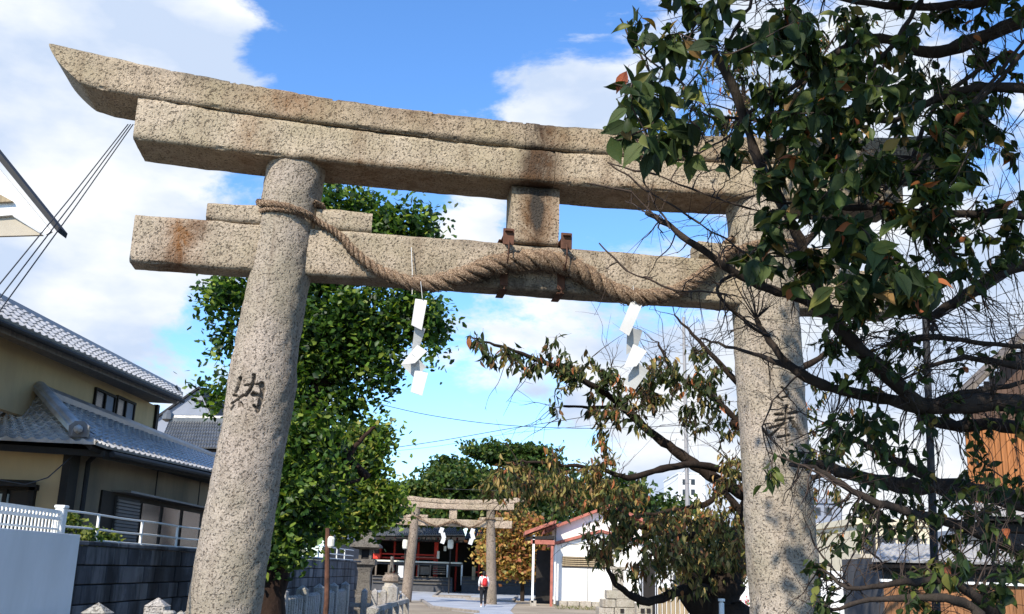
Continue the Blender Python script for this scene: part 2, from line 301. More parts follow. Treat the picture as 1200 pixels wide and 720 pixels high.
M['kerb']=plain('kerb_stone',(.26,.23,.20),.9,.25,5)
M['skin']=plain('skin',(.55,.34,.25),.6,.06,5,0); M['hair']=plain('black_hair',(.012,.010,.010),.5,.3,30,.3,.003,80)
M['shirt']=plain('white_shirt',(.72,.72,.70),.8,.06,8); M['trousers']=plain('black_cloth',(.012,.012,.015),.85,.2,10); M['redbag']=plain('red_fabric',(.50,.02,.02),.6,.15,10); M['shoe']=plain('white_shoes',(.7,.7,.7),.6,.05,8)
M['bluew']=plain('blue_grey_cladding',(.24,.26,.31),.7,.08,2); M['cream']=plain('cream_wall',(.62,.55,.40),.8,.08,2); M['whitew']=plain('far_white_wall',(.76,.77,.78),.8,.05,1)
M['soffit']=plain('pale_soffit',(.42,.37,.29),.8,.1,3); M['cable']=plain('black_cable',(.035,.037,.042),.6,.1,3,0)
M['lamp_paper']=plain('lantern_paper',(.75,.72,.62),.7,.05,3,0)
M['moss']=None
# ---------------------------------------------------------------- ground, paving
mb=MB(); n=60
xs=np.concatenate([-np.geomspace(900,1,30),np.geomspace(1,900,30)]); ys=np.concatenate([[-60,-30,-10],np.geomspace(1,1200,57)])
vv=[(x,y,0.) for y in ys for x in xs]; mb.add(vv,[(j*60+i,j*60+i+1,j*60+61+i,j*60+60+i) for j in range(59) for i in range(59)])
g=mb.build('ground',M['grnd']); tag(g,kind='structure')
def sheet(name,pts,z,m,t_=.03):
    mb=MB(); mb.prism([(p[0],p[1],z-t_) for p in pts],(0,0,t_)); return tag(mb.build(name,m),kind='structure')
P0=lambda x,y:tuple(onZ(x,y)[:2])
sheet('unseen_dark_road',[(-25,-30),(30,-30),(30,9),(14,27),(-3.2,27),(-3.3,9),(-4.0,8),(-25,8)],.006,M['asphalt'])  # unseen dark asphalt added to cut light bouncing up under the beams
sheet('path',[(-1.0,27.2),(.9,27.2),P0(598,716),P0(606,707),P0(566,703),P0(508,700),P0(520,690),P0(472,690),P0(476,704),P0(494,704),P0(506,713),P0(556,719)],.012,M['pave'])
sheet('side_path',[P0(552,699),P0(552,701),P0(620,705),P0(622,700),P0(590,698)],.02,M['pave'])
sheet('forecourt',[(-9,69),(12,69),(12,76),(-9,76)],.014,M['pave'])
mb=MB()
for a,b in [((494,704.5),(506,713)),((506,713),(560,719)),((508,700),(566,703)),((508,700),(520,690.5)),((546,703.5),(600,706)),((600,706.5),(606,700))]:
    A=onZ(*a);B=onZ(*b); d=B-A; nseg=max(2,int(d.length/.9)); ang=math.atan2(d.y,d.x)
    for i in range(nseg): c=A+d*((i+.5)/nseg); mb.bev((c.x,c.y,.05),(d.length/nseg-.02,.16,.12),.015,ang)
tag(mb.build('kerb',M['kerb']),kind='structure')
# ---------------------------------------------------------------- the stone torii
TPOS=Vector((.1384,7.5888,0)); TPSI=.1417
def onT(x,y,v=0.):
    d=ray(x,y); n=np.array([-math.sin(TPSI),math.cos(TPSI),0]); o=np.array([TPOS.x,TPOS.y,0]); e=np.array([0,0,EYE]); t=((o+n*v-e)@n)/(d@n); P=d*t+e; q=P-o
    return Vector((q@np.array([math.cos(TPSI),math.sin(TPSI),0]),v,P[2]))
def seg_d(P,A,B):
    d=B-A; t=np.clip(((P-A)@d)/(d@d),0,1); return np.linalg.norm(P-A-t[:,None]*d,axis=1)
def strokes(org,sc,lst,v):
    out=[]
    for w,pts in lst:
        q=[onT(org[0]+x/sc,org[1]+y/sc,v) for x,y in pts]; out.append((w*1.08/sc/156/2+.0012,[np.array([p.x,p.z]) for p in q]))
    return out
K1=strokes((230,420),9.,[(34,[(455,210),(430,290),(395,345)]),(26,[(365,372),(412,388)]),(18,[(358,462),(420,430),(492,388)]),(13,[(432,400),(445,505)]),(15,[(380,490),(350,532)]),(13,[(462,460),(490,512)]),
    (11,[(508,282),(690,272)]),(40,[(690,275),(705,330),(682,450),(650,552)]),(28,[(608,180),(605,250),(570,330),(520,390)]),(30,[(600,380),(655,392)]),(26,[(610,500),(650,550)])],-.235)
K2=strokes((880,450),8.,[(14,[(285,35),(340,60)]),(12,[(350,80),(345,118),(285,132)]),(10,[(250,122),(300,162)]),(28,[(335,212),(325,335)]),(20,[(232,285),(300,290)]),(18,[(350,280),(450,265)]),(16,[(235,345),(400,320)]),
    (18,[(185,410),(260,390),(330,370)]),(16,[(330,340),(262,420),(195,480)]),(16,[(325,380),(325,500)]),(18,[(250,500),(350,485)]),(30,[(372,340),(455,440),(480,482)]),(14,[(380,400),(425,402)]),(12,[(330,500),(335,580)])],-.25)
def pillar(name,cz,rz_,z1,K,mat,parent,hi=True):
    if hi: z=np.concatenate([np.linspace(-.05,2.35,170),np.linspace(2.36,3.25,230),np.linspace(3.26,z1,150)]); th=np.concatenate([np.linspace(0,PI,60,endpoint=False),np.linspace(PI,2*PI,210,endpoint=False)])
    else: z=np.linspace(-.05,z1,40); th=np.linspace(0,2*PI,24,endpoint=False)
    nz_,na=len(z),len(th)
    Zg,Tg=np.meshgrid(z,th,indexing='ij'); r=np.interp(Zg,[p[0] for p in rz_],[p[1] for p in rz_]); c=np.interp(Zg,[0,z1],cz)
    P=np.stack([c+r*np.cos(Tg),r*np.sin(Tg),Zg],-1).reshape(-1,3); tint=np.ones((len(P),3))
    if hi:
        nn=np.stack([np.cos(Tg),np.sin(Tg),0*Tg],-1).reshape(-1,3)
        d=wnoise(P,.9,2)*.007+wnoise(P+5,5.,3)*.0035
        if K:
            front=P[:,1]<0; uz=P[:,[0,2]]; g=np.zeros(len(P)); wob=wnoise(P,9,3)*.002
            for w,pl in K:
                for a,b in zip(pl[:-1],pl[1:]):
                    dd=seg_d(uz,a,b)+wob; g=np.maximum(g,np.clip((w+.002-dd)/.0035,0,1))
            g*=front; d-=g*.030; tint*= (1-.58*g)[:,None]
        P=P+nn*d[:,None]
    i=np.arange(nz_-1)[:,None]*na; j=np.arange(na)[None,:]; j2=(j+1)%na
    f=np.stack([i+j,i+j2,i+na+j2,i+na+j],-1).reshape(-1,4)
    return npmesh(name,P,f,mat,parent,attr=tint,smooth=True)
def beam(name,u0,u1,zb,zt,hd,mat,parent,res=.025,end=None,rough=.004,seed=0,cyl=False):
    nu=max(4,int(abs(u1-u0)/res)); 
    H=float(zt(0)-zb(0)); nh=max(3,int(H/res)); nd=max(3,int(2*hd/res)); b=.009
    # cross-section ring param (s,t) in [-1,1]
    ring=[]
    hs_=[-1+2*i/nh for i in range(nh+1)]; ds=[-1+2*i/nd for i in range(nd+1)]
    for t_ in hs_[:-1]: ring.append((-1,t_))
    for s_ in ds[:-1]: ring.append((s_,1))
    for t_ in hs_[::-1][:-1]: ring.append((1,t_))
    for s_ in ds[::-1][:-1]: ring.append((s_,-1))
    ring=np.array(ring); nr=len(ring)
    us=np.linspace(u0,u1,nu+1); P=[]
    for ui,u in enumerate(us):
        z0,z1=zb(u),zt(u); s_,t_=ring[:,0],ring[:,1]
        corner=(np.abs(s_)>.99)&(np.abs(t_)>.99)
        z=(z0+z1)/2+t_*(z1-z0)/2; v_=s_*hd; k=np.where(corner,b,0); z=z-np.sign(t_)*k; v_=v_-np.sign(s_)*k
        uu=np.full(nr,u)
        if end is not None: uu=end(u,(z-z0)/(z1-z0))
        P.append(np.stack([uu+0*z,v_,z],-1))
    P=np.array(P).reshape(-1,3)
    n=np.zeros_like(P); rr=np.tile(ring,(nu+1,1)); n[:,1]=np.where(np.abs(rr[:,0])>.99,np.sign(rr[:,0]),0); n[:,2]=np.where(np.abs(rr[:,1])>.99,np.sign(rr[:,1]),0)
    cm=(np.abs(rr)>.99).all(1); ch=np.clip(wnoise(P+seed,6.,3)-.15,0,1)*.007*cm
    d=wnoise(P+seed,4.,3)*rough+wnoise(P+seed+9,1.2,1)*rough
    P=P+n*(d-ch)[:,None]
    i=np.arange(nu)[:,None]*nr; j=np.arange(nr)[None,:]; j2=(j+1)%nr
    f=np.stack([i+j,i+nr+j,i+nr+j2,i+j2],-1).reshape(-1,4)
    me=bpy.data.meshes.new(name); V=P.tolist(); F=f.tolist()
    for b0 in (0,nu*nr):
        fr_=[b0+k_ for k_ in range(nh+1)]; bk=[b0+nh+nd+nh-k_ for k_ in range(nh+1)]
        cols=[fr_]
        for d_ in range(1,nd):
            c_=[b0+(nr-d_)%nr]
            for k_ in range(1,nh):
                a_=P[fr_[k_]]; e_=P[bk[k_]]; V.append((a_+(e_-a_)*d_/nd).tolist()); c_.append(len(V)-1)
            c_.append(b0+nh+d_); cols.append(c_)
        cols.append(bk)
        for d_ in range(nd):
            for k_ in range(nh): F.append([cols[d_][k_],cols[d_+1][k_],cols[d_+1][k_+1],cols[d_][k_+1]])
    me.from_pydata(V,[],F); me.materials.append(mat); o=link(name,me,parent); fixn(o); auto(o,50); return o
zk_top=lambda u:5.012+.285*(abs(u)/3.7)**2.1
zk_bot=lambda u:4.80+.135*(abs(u)/3.05)**1.75
zs_bot=lambda u:4.528+.07*(abs(u)/3.03)**2
def build_torii(hi,loc,psi,label,scale=1.,mats=None,leanfix=False):
    T=thing('stone_torii' ,loc,label,'torii gate',rz=psi); OFF[T.name]=None; T.scale=(scale,)*3
    g=mats or M; res=.022 if hi else .2; ro=.0028 if hi else .006
    if hi:
        pillar('pillar',[-2.155,-1.85],[(0,.262),(1.3,.247),(2.9,.243),(4.1,.218),(4.6,.220)],4.57,K1,g['g_pillar'],T)['label']='left granite pillar carved with the character 納'
        pillar('pillar',[2.04,1.875],[(0,.275),(1.4,.263),(3.2,.258),(4.2,.258),(4.6,.258)],4.57,K2,g['g_pillar2'],T)['label']='right granite pillar carved with the character 奉'
    else:
        pillar('pillar',[-2.12,-1.85],[(0,.27),(4.6,.21)],4.57,None,g['g_pillar'],T,False); pillar('pillar',[2.08,1.875],[(0,.27),(4.6,.21)],4.57,None,g['g_pillar2'],T,False)
    def kend(u,t_):
        a=np.clip((abs(u)-3.3)/.41,0,1); return np.sign(u)*(abs(u)-a*(.27*(1-t_)**1.6))
    kt=lambda u: zk_top(u)
    kb=lambda u: zk_bot(u)+.0*abs(u)
    beam('lintel',-3.71,-.112,kb,kt,.258,g['g_kasagi'],T,res,kend,ro,1)
    beam('lintel',-.108,3.71,kb,kt,.258,g['g_kasagi'],T,res,kend,ro,2)
    beam('under_lintel',-3.03,.128,zs_bot,lambda u:zk_bot(u)-.002,.238,g['g_shimaki'],T,res,None,ro,3)
    beam('under_lintel',.132,3.03,zs_bot,lambda u:zk_bot(u)-.002,.238,g['g_shimaki'],T,res,None,ro,4)
    beam('tie_beam',-2.97,2.97,lambda u:3.688,lambda u:4.052,.12,g['g_nuki'],T,res,None,ro,5)
    beam('strut',-.19,.19,lambda u:4.056,lambda u:4.526,.135,g['g_strut'],T,res,None,ro,6)
    for s,(a,b) in ((-1,(-2.47,-1.25)),(1,(1.33,2.52))):
        for lo,hi_ in ((a,s*1.87-.2),(s*1.87+.2,b)):
            beam('wedge',lo,hi_,lambda u:4.056,lambda u:4.205+ .012*math.sin(u*3),.115,g['g_nuki'],T,res,None,ro,7)
    return T
T1=build_torii(True,TPOS,TPSI,'large weathered granite torii gate in front with a thick straw rope and two paper streamers')
# iron brackets that carry the rope at the strut
for px in (595,663):
    a=onT(px,300,-.30); mb=MB(); u=a.x
    mb.bev((u,-.315,4.035),(.085,.012,.13),.003); mb.bev((u,-.17,4.075),(.06,.36,.012),.003); mb.bev((u,.0,4.068),(.1,.26,.008),.002)
    mb.bev((u,-.1315,3.80),(.06,.012,.20),.003); mb.bev((u,-.0,3.676),(.06,.255,.010),.003); mb.box((u,-.15,3.68),(.012,.012,.02))
    mb.tube([(u,-.335,4.0),(u,-.35,3.93),(u,-.33,3.87),(u,-.25,3.82)],.006,6)
    o=mb.build('bracket',M['rust'],T1,local=True)
# ---------------------------------------------------------------- straw ropes
def catrom(pts,n):
    P=np.array(pts,float); out=[]; m=len(P)
    for i in range(m-1):
        p0,p1,p2,p3=P[max(i-1,0)],P[i],P[i+1],P[min(i+2,m-1)]
        for t in np.linspace(0,1,n,endpoint=False): out.append(.5*((2*p1)+(-p0+p2)*t+(2*p0-5*p1+4*p2-p3)*t*t+(-p0+3*p1-3*p2+p3)*t**3))
    out.append(P[-1]); return np.array(out)
def rope(name,pts,rads,strands,mat,parent,turns_per_m=1.,seed=0,sub=22,ring=9):
    Q=catrom([list(p)+[r] for p,r in zip(pts,rads)],sub); C=Q[:,:3]; Rr=Q[:,3]; m=len(C)
    T_=np.gradient(C,axis=0); T_/=np.linalg.norm(T_,axis=1)[:,None]+1e-9
    a=np.cross(T_[0],[0,0,1.]); a/=np.linalg.norm(a); A=[]
    for t in T_: a=a-t*(a@t); a/=np.linalg.norm(a); A.append(a.copy())
    A=np.array(A); B=np.cross(T_,A); dl=np.concatenate([[0],np.cumsum(np.linalg.norm(np.diff(C,axis=0),axis=1)/(Rr[:-1]*4.6))])
    V=[];F=[];tint=[]; r2=random.Random(seed)
    for s in range(strands):
        ph=dl*2*PI*1.0+2*PI*s/strands; off=Rr*.55; sr=Rr*.50
        Cs=C+(A*np.cos(ph)[:,None]+B*np.sin(ph)[:,None])*off[:,None]
        Ts=np.gradient(Cs,axis=0); Ts/=np.linalg.norm(Ts,axis=1)[:,None]
        rad=(A*np.cos(ph)[:,None]+B*np.sin(ph)[:,None]); bi=np.cross(Ts,rad); bi/=np.linalg.norm(bi,axis=1)[:,None]; rd=np.cross(bi,Ts)
        w=np.linspace(0,2*PI,ring,endpoint=False); tw=ph*1.5
        base=len(V)*0+sum(len(x) for x in V)
        aa=w[None,:]+tw[:,None]*.8
        lump=1+.14*np.sin(5*aa+s)+.05*np.sin(3*aa+ph[:,None]*2)
        X=Cs[:,None,:]+(rd[:,None,:]*np.cos(aa)[...,None]+bi[:,None,:]*np.sin(aa)[...,None])*(sr[:,None]*lump)[...,None]
        V.append(X.reshape(-1,3)); tt=.75+.4*np.random.default_rng(seed+s).random((m*ring,1)); tint.append(np.repeat(tt,3,1))
        i=np.arange(m-1)[:,None]*ring+base; j=np.arange(ring)[None,:]; j2=(j+1)%ring
        F.append(np.stack([i+j,i+j2,i+ring+j2,i+ring+j],-1).reshape(-1,4))
    # loose straws
    nst=int(sum(Rr)*strands*16)
    st=np.random.default_rng(seed+50)
    for _ in range(nst):
        k=st.integers(2,m-8); an=st.uniform(0,2*PI); rr=Rr[k]*1.03; q=[]
        for e in range(4):
            kk=min(k+e*2,m-1); ph=an+dl[kk]*2*PI*.8; q.append(C[kk]+(A[kk]*math.cos(ph)+B[kk]*math.sin(ph))*(Rr[kk]*(1.02+ (.25*e/3*st.random() if e>1 else 0)))+st.normal(0,.003,3))
        base=sum(len(x) for x in V); q=np.array(q); wv=np.array([0,0,.0022]); X=np.concatenate([q-wv,q+wv]); V.append(X); tint.append(np.full((8,3),st.uniform(.7,1.5)))
        F.append(np.array([[base+e,base+e+1,base+5+e,base+4+e] for e in range(3)]))
    V=np.concatenate(V); F=np.concatenate(F); tint=np.concatenate(tint)
    return npmesh(name,V,F,mat,parent,attr=tint,smooth=True)
def torii_world(p,T=(TPOS,TPSI,1.)):
    pos,psi,sc=T; c,s=math.cos(psi),math.sin(psi); p=Vector(p)*sc; return Vector((pos.x+p.x*c-p.y*s,pos.y+p.x*s+p.y*c,p.z))
def ring_pts(cx,z0,z1,r,a0,a1,n,ox=0): return [(cx+r*math.cos(a),r*math.sin(a),z0+(z1-z0)*i/(n-1)) for i,a in enumerate(np.linspace(a0,a1,n))]
def rpt(x,y,r,base=-.125): return (*onT(x,y,base-r),)
rp=[];rr=[]
zl=onT(340,236,-.24).z; 
pcx=lambda z,l: np.interp(z,[0,4.57],l)
cl=-1.868; crr=1.885
# first loop round the left pillar, then the sag, then the loop round the right pillar
L0=ring_pts(cl,onT(300,237,-.1).z+.02,onT(300,237,-.1).z+.02,.245,R_(-20),R_(-20+360),18)
for p in L0: rp.append(p); rr.append(.020)
zA=onT(380,256,-.2).z
for i,a in enumerate(np.linspace(R_(-10),R_(-320+10-40),2)): pass
L1=ring_pts(cl,onT(300,237,-.1).z-.03,zA,.248,R_(200),R_(325),8)
rope('x',[(cl-.02+ (0),0,0)]*0 or L0,[.02]*len(L0),3,M['rope'],None) if False else None
main=[(p,.022) for p in ring_pts(cl,onT(298,237,-.1).z+.015,onT(298,237,-.1).z+.015,.243,R_(-40),R_(195),9)]
main+=[(p,.024) for p in ring_pts(cl,onT(298,238,-.1).z,zA,.246,R_(205),R_(322),8)]
for x,y,w in [(398,276,9),(414,294,11),(435,312,13),(460,325,16),(490,333,19),(520,330,23),(550,321,27),(577,311,30),(603,306,32),(632,305,33),(660,310,33),(686,322,31),(712,338,27),(740,348,23),(768,348,20),(795,341,18),(820,325,16),(842,306,13),(857,293,11)]:
    r=w/156/2*(.78 if 540<x<730 else .95); main.append((rpt(x,y,r,-.127 if 575<x<690 else -.130),r))
zB=onT(862,289,-.2).z
main+=[(p,.024) for p in ring_pts(crr,zB,onT(932,285,-.15).z,.285,R_(212),R_(352),9)]
main+=[(p,.022) for p in ring_pts(crr,onT(932,285,-.15).z,onT(932,285,-.15).z+.02,.282,R_(0),R_(200),9)]
def to_w(pts,T=(TPOS,TPSI,1.)): return [tuple(torii_world(p,T)) for p in pts]
ro=rope('straw_rope',to_w([p for p,_ in main]),[r for _,r in main],3,M['rope'],None,seed=3)
tag(ro,'thick twisted straw rope slung across the front torii and tied round both its pillars','rope')
# a second thin turn of cord on each pillar
sec=[(p,.016) for p in ring_pts(cl,onT(300,240,-.1).z-.035,onT(375,255,-.2).z-.01,.240,R_(170),R_(350),14)]
o=rope('cord_turn',to_w([p for p,_ in sec]),[r for _,r in sec],3,M['rope'],ro,seed=5)
sec=[(p,.018) for p in ring_pts(crr,onT(880,293,-.2).z-.0,onT(932,292,-.15).z,.279,R_(215),R_(350),14)]
o=rope('cord_turn',to_w([p for p,_ in sec]),[r for _,r in sec],3,M['rope'],ro,seed=6)
# rope threads hanging
mb=MB()
for x,y0,y1 in [(482,290,345),(740,338,357)]:
    a=torii_world(onT(x,y0,-.15 if y0<300 else -.26));b=torii_world(onT(x+1,y1,-.2)); mb.tube([a,(a+b)/2+Vector((.004,0,0)),b],.0035,4)
mb.build('thread',M['paper'],ro)
def shide(quads,v0,label,T=(TPOS,TPSI,1.),fn=onT,str_=None):
    q0=[torii_world(fn(*p,v0),T) for p in quads[0]]; t=thing('paper_streamer',q0[0],label,'paper streamer','paper streamers on the front torii rope')
    for i,q in enumerate(quads):
        sgn=1 if i%2 else -1; mb=MB(); dv=v0-.012*i
        P=[torii_world(fn(*p,dv+(.055*sgn if k in (2,3) else -.02*sgn)),T) for k,p in enumerate(q)]
        n=(P[1]-P[0]).cross(P[3]-P[0]).normalized()*.0012; nn=6; vs=[];fs=[]
        for s in (0,1):
            for a in range(nn+1):
                for b in range(3):
                    u=b/2; w=a/nn; p=P[0].lerp(P[1],u).lerp(P[3].lerp(P[2],u),w)+n*(1 if s else -1)+n.normalized()*.006*math.sin(w*PI+u)*sgn
                    vs.append(p)
        m=(nn+1)*3
        for a in range(nn):
            for b in range(2): k=a*3+b; fs.append((k,k+1,k+4,k+3)); fs.append((m+k+3,m+k+4,m+k+1,m+k))
        bd=[a*3 for a in range(nn+1)]+[nn*3+1,nn*3+2]+[a*3+2 for a in range(nn-1,-1,-1)]+[1]
        for a,b in zip(bd,bd[1:]+bd[:1]): fs.append((a,b,b+m,a+m))
        mb.add(vs,fs); mb.build('paper_fold',M['paper'],t)
    if str_: mb=MB(); mb.tube([torii_world(fn(*str_[0],v0-.01),T),torii_world(fn(*str_[1],v0),T)],.003,5); mb.build('string',M['paper'],t)
    return t
q=lambda l,ox,oy,s:[[(ox+x/s,oy+y/s) for x,y in a] for a in l]
shide(q([[(607,403),(636,408),(623,480),(597,468)],[(606,468),(632,478),(618,522),(597,535)],[(612,517),(636,534),(606,562),(571,566)],[(600,540),(634,572),(608,602),(572,566)],[(606,580),(638,588),(624,643),(595,634)]],200,160,2.117),-.24,'left paper streamer, five white folds hanging below the rope near the ginkgo tree',str_=((493,330),(495,350)))
shide(q([[(575,458),(601,468),(570,542),(546,528)],[(566,520),(603,530),(590,572),(563,588)],[(580,562),(612,580),(588,615),(556,620)],[(588,606),(617,626),(585,671),(556,657)]],460,130,2.056),-.24,'right paper streamer, four white folds hanging below the rope against the cloud',str_=((742,335),(744,355)))
# ---------------------------------------------------------------- the far torii
far=dict(M); far.update(g_kasagi=M['g_far'],g_shimaki=M['g_far'],g_nuki=M['g_far'],g_strut=M['g_far'],g_pillar=M['g_far_p'],g_pillar2=M['g_far_p'])
F2=(Vector((-2.62,51.8,0)),.08,1.0)
T2=build_torii(False,F2[0],F2[1],'distant pinkish stone torii gate standing over the path before the red shrine hall',F2[2],far)
ru=[(-1.86+.26*math.cos(a),.26*math.sin(a),4.12) for a in np.linspace(R_(-60),R_(250),9)]
fr=[(p,.035) for p in ru]+[((-1.55,-.25,3.98),.04),((-1.2,-.26,3.78),.06),((-.8,-.26,3.66),.07),((-.4,-.27,3.78),.08),((0,-.28,3.92),.09),((.4,-.27,3.76),.08),((.85,-.26,3.64),.07),((1.25,-.26,3.82),.06),((1.6,-.26,4.05),.04)]+[((1.87+.27*math.cos(a),.27*math.sin(a),4.12),.035) for a in np.linspace(R_(200),R_(480),9)]
r2=rope('straw_rope',to_w([p for p,_ in fr],F2),[r*1.0 for _,r in fr],3,M['rope'],None,seed=9,sub=5,ring=6)
tag(r2,'pale straw rope looped along the tie beam of the distant torii','rope')
for u,lab in ((-.55,'small white paper streamer on the left half of the distant rope'),(.98,'small white paper streamer on the right half of the distant rope')):
    p=torii_world((u,-.3,3.62),F2); t=thing('paper_streamer',p,lab,'paper streamer','paper streamers on the distant torii rope')
    for i in range(3):
        mb=MB(); mb.box(p+Vector((.06*(i%2)+.05*i*(1 if u<0 else -.5),-.01*i,-.15-.25*i)),(.2,.012,.28),ry=.3*(-1)**i); mb.build('paper_fold',M['paper'],t)
# ---------------------------------------------------------------- leaves and trees
LT=np.array([(0,0,0),(.22,.16,.03),(.5,.22,.045),(.78,.13,.03),(1,0,-.02),(.78,-.13,.03),(.5,-.22,.045),(.22,-.16,.03),(.33,0,0),(.66,0,-.005)])   # x length, y width, z
LF=np.array([(0,8,1),(1,8,2),(2,8,9),(2,9,3),(3,9,4),(4,9,5),(5,9,6),(6,9,8),(6,8,7),(7,8,0)])
FT=np.array([(0,0,0),(.55,.42,.03),(.95,.28,0),(.92,-.25,.05),(.5,-.45,0),(.8,.02,-.04)]); FF=np.array([(0,5,1),(1,5,2),(2,5,3),(3,5,4),(0,4,5)])
DT=np.array([(0,0,0),(.5,.33,.06),(1,0,0),(.5,-.33,.06)]); DF=np.array([(0,2,1),(0,3,2)])
LN=np.array([(0,0,0),(.10,.07,.02),(.24,.155,.045),(.42,.20,.06),(.60,.175,.055),(.76,.11,.04),(.90,.04,.02),(1.03,0,-.01),(.90,-.04,.02),(.76,-.11,.04),(.60,-.175,.055),(.42,-.20,.06),(.24,-.155,.045),(.10,-.07,.02),(.24,0,0),(.5,0,-.003),(.76,0,-.006)])
LNF=np.array([(0,14,1),(1,14,2),(2,14,3),(3,14,15),(3,15,4),(4,15,5),(5,15,16),(5,16,6),(6,16,7),(7,16,8),(8,16,9),(9,16,15),(9,15,10),(10,15,11),(11,15,14),(11,14,12),(12,14,13),(13,14,0)])
def leafcloud(name,pos,dirs,ln,wd,tint,mat,parent,T=LT,Fc=LF,kind='stuff',curl=0):
    n=len(pos); X=dirs/np.linalg.norm(dirs,axis=1)[:,None]; up=rng.normal(size=(n,3))*.6+[0,-.2,.5]
    Y=np.cross(up,X); Y/=np.linalg.norm(Y,axis=1)[:,None]+1e-9; Z=np.cross(X,Y)
    V=pos[:,None,:]+X[:,None,:]*(T[None,:,0,None]*ln[:,None,None])+Y[:,None,:]*(T[None,:,1,None]*(ln*wd)[:,None,None]*2)+Z[:,None,:]*((T[None,:,2,None]-.25*curl*T[None,:,0,None]**2)*ln[:,None,None]*2)
    k=len(T); F=(np.arange(n)[:,None,None]*k+Fc[None]).reshape(-1,3)
    return npmesh(name,V.reshape(-1,3),F,mat,parent,attr=np.repeat(tint,k,0),kind=kind)
def palette(n,cols,w,var=.25):
    c=np.array(cols)[rng.choice(len(cols),n,p=np.array(w)/sum(w))]; return np.clip(c*rng.uniform(1-var,1+var,(n,1))*rng.uniform(.92,1.08,(n,3)),0,1)
class Tree:
    def __init__(s,name,label,base,cat='tree',group=None): s.root=thing(name,base,label,cat,group); s.seg=[]; s.tw=MB(); s.leaves=[]
    def limb(s,pts,r0,r1,name='branch',mat=None,n=10,wob=.02,sub=5):
        q=catrom([tuple(p) for p in pts],sub); m=len(q); q=q+rng.normal(0,wob,q.shape)*np.linspace(.2,1,m)[:,None]*.4; rad=np.linspace(r0,r1,m)*(1+.10*rng.normal(size=m)); 
        mb=MB(); mb.tube(q,list(np.abs(rad)),n); o=mb.build(name,mat or s.mat,s.root,smooth=True)
        for a,r in zip(q,rad): s.seg.append((Vector(a),abs(r)))
        return o
    def twig(s,a,b,r0=.006,r1=.002,wob=.06,n=4,sub=3,sides=5,reg=True):
        a=Vector(a);b=Vector(b); d=b-a; l=d.length; pts=[a]+[a+d*(i/n)+Vector(rng.normal(0,wob*l,3))*.35*math.sin(i/n*PI)+Vector((0,0,-.0)) for i in range(1,n)]+[b]
        q=catrom([tuple(p) for p in pts],sub); s.tw.tube(q,list(np.linspace(r0,r1,len(q))),sides,cap=False)
        if reg:
            for k,p in enumerate(q): s.seg.append((Vector(p),r0+(r1-r0)*k/len(q)))
        return [Vector(p) for p in q]
    def near(s,p):
        A=np.array([x[0] for x in s.seg]); return s.seg[int(np.argmin(np.linalg.norm(A-np.array(p),axis=1)))][0]
def cherry_sprig(t,p0,p1,n,ln,pal,wts,sub=.12,droop=.8,r=.004):
    """a twig from p0 to p1 with leaves hung alternately and short side shoots"""
    q=t.twig(p0,p1,r,.0015)
    m=len(q)
    for i in range(n):
        k=rng.integers(m//4,m); p=q[k]; 
        if rng.random()<.6:
            e=p+Vector(rng.normal(0,1,3)).normalized()*sub*rng.uniform(.3,1); t.twig(p,e,.002,.001,n=2,sub=2,sides=3,reg=False); p=e
        dr=Vector(rng.normal(0,1,3))*.65+Vector((0,0,-droop)); 
        t.leaves.append((np.array(p),np.array(dr.normalized()),ln*rng.uniform(.65,1.15)))
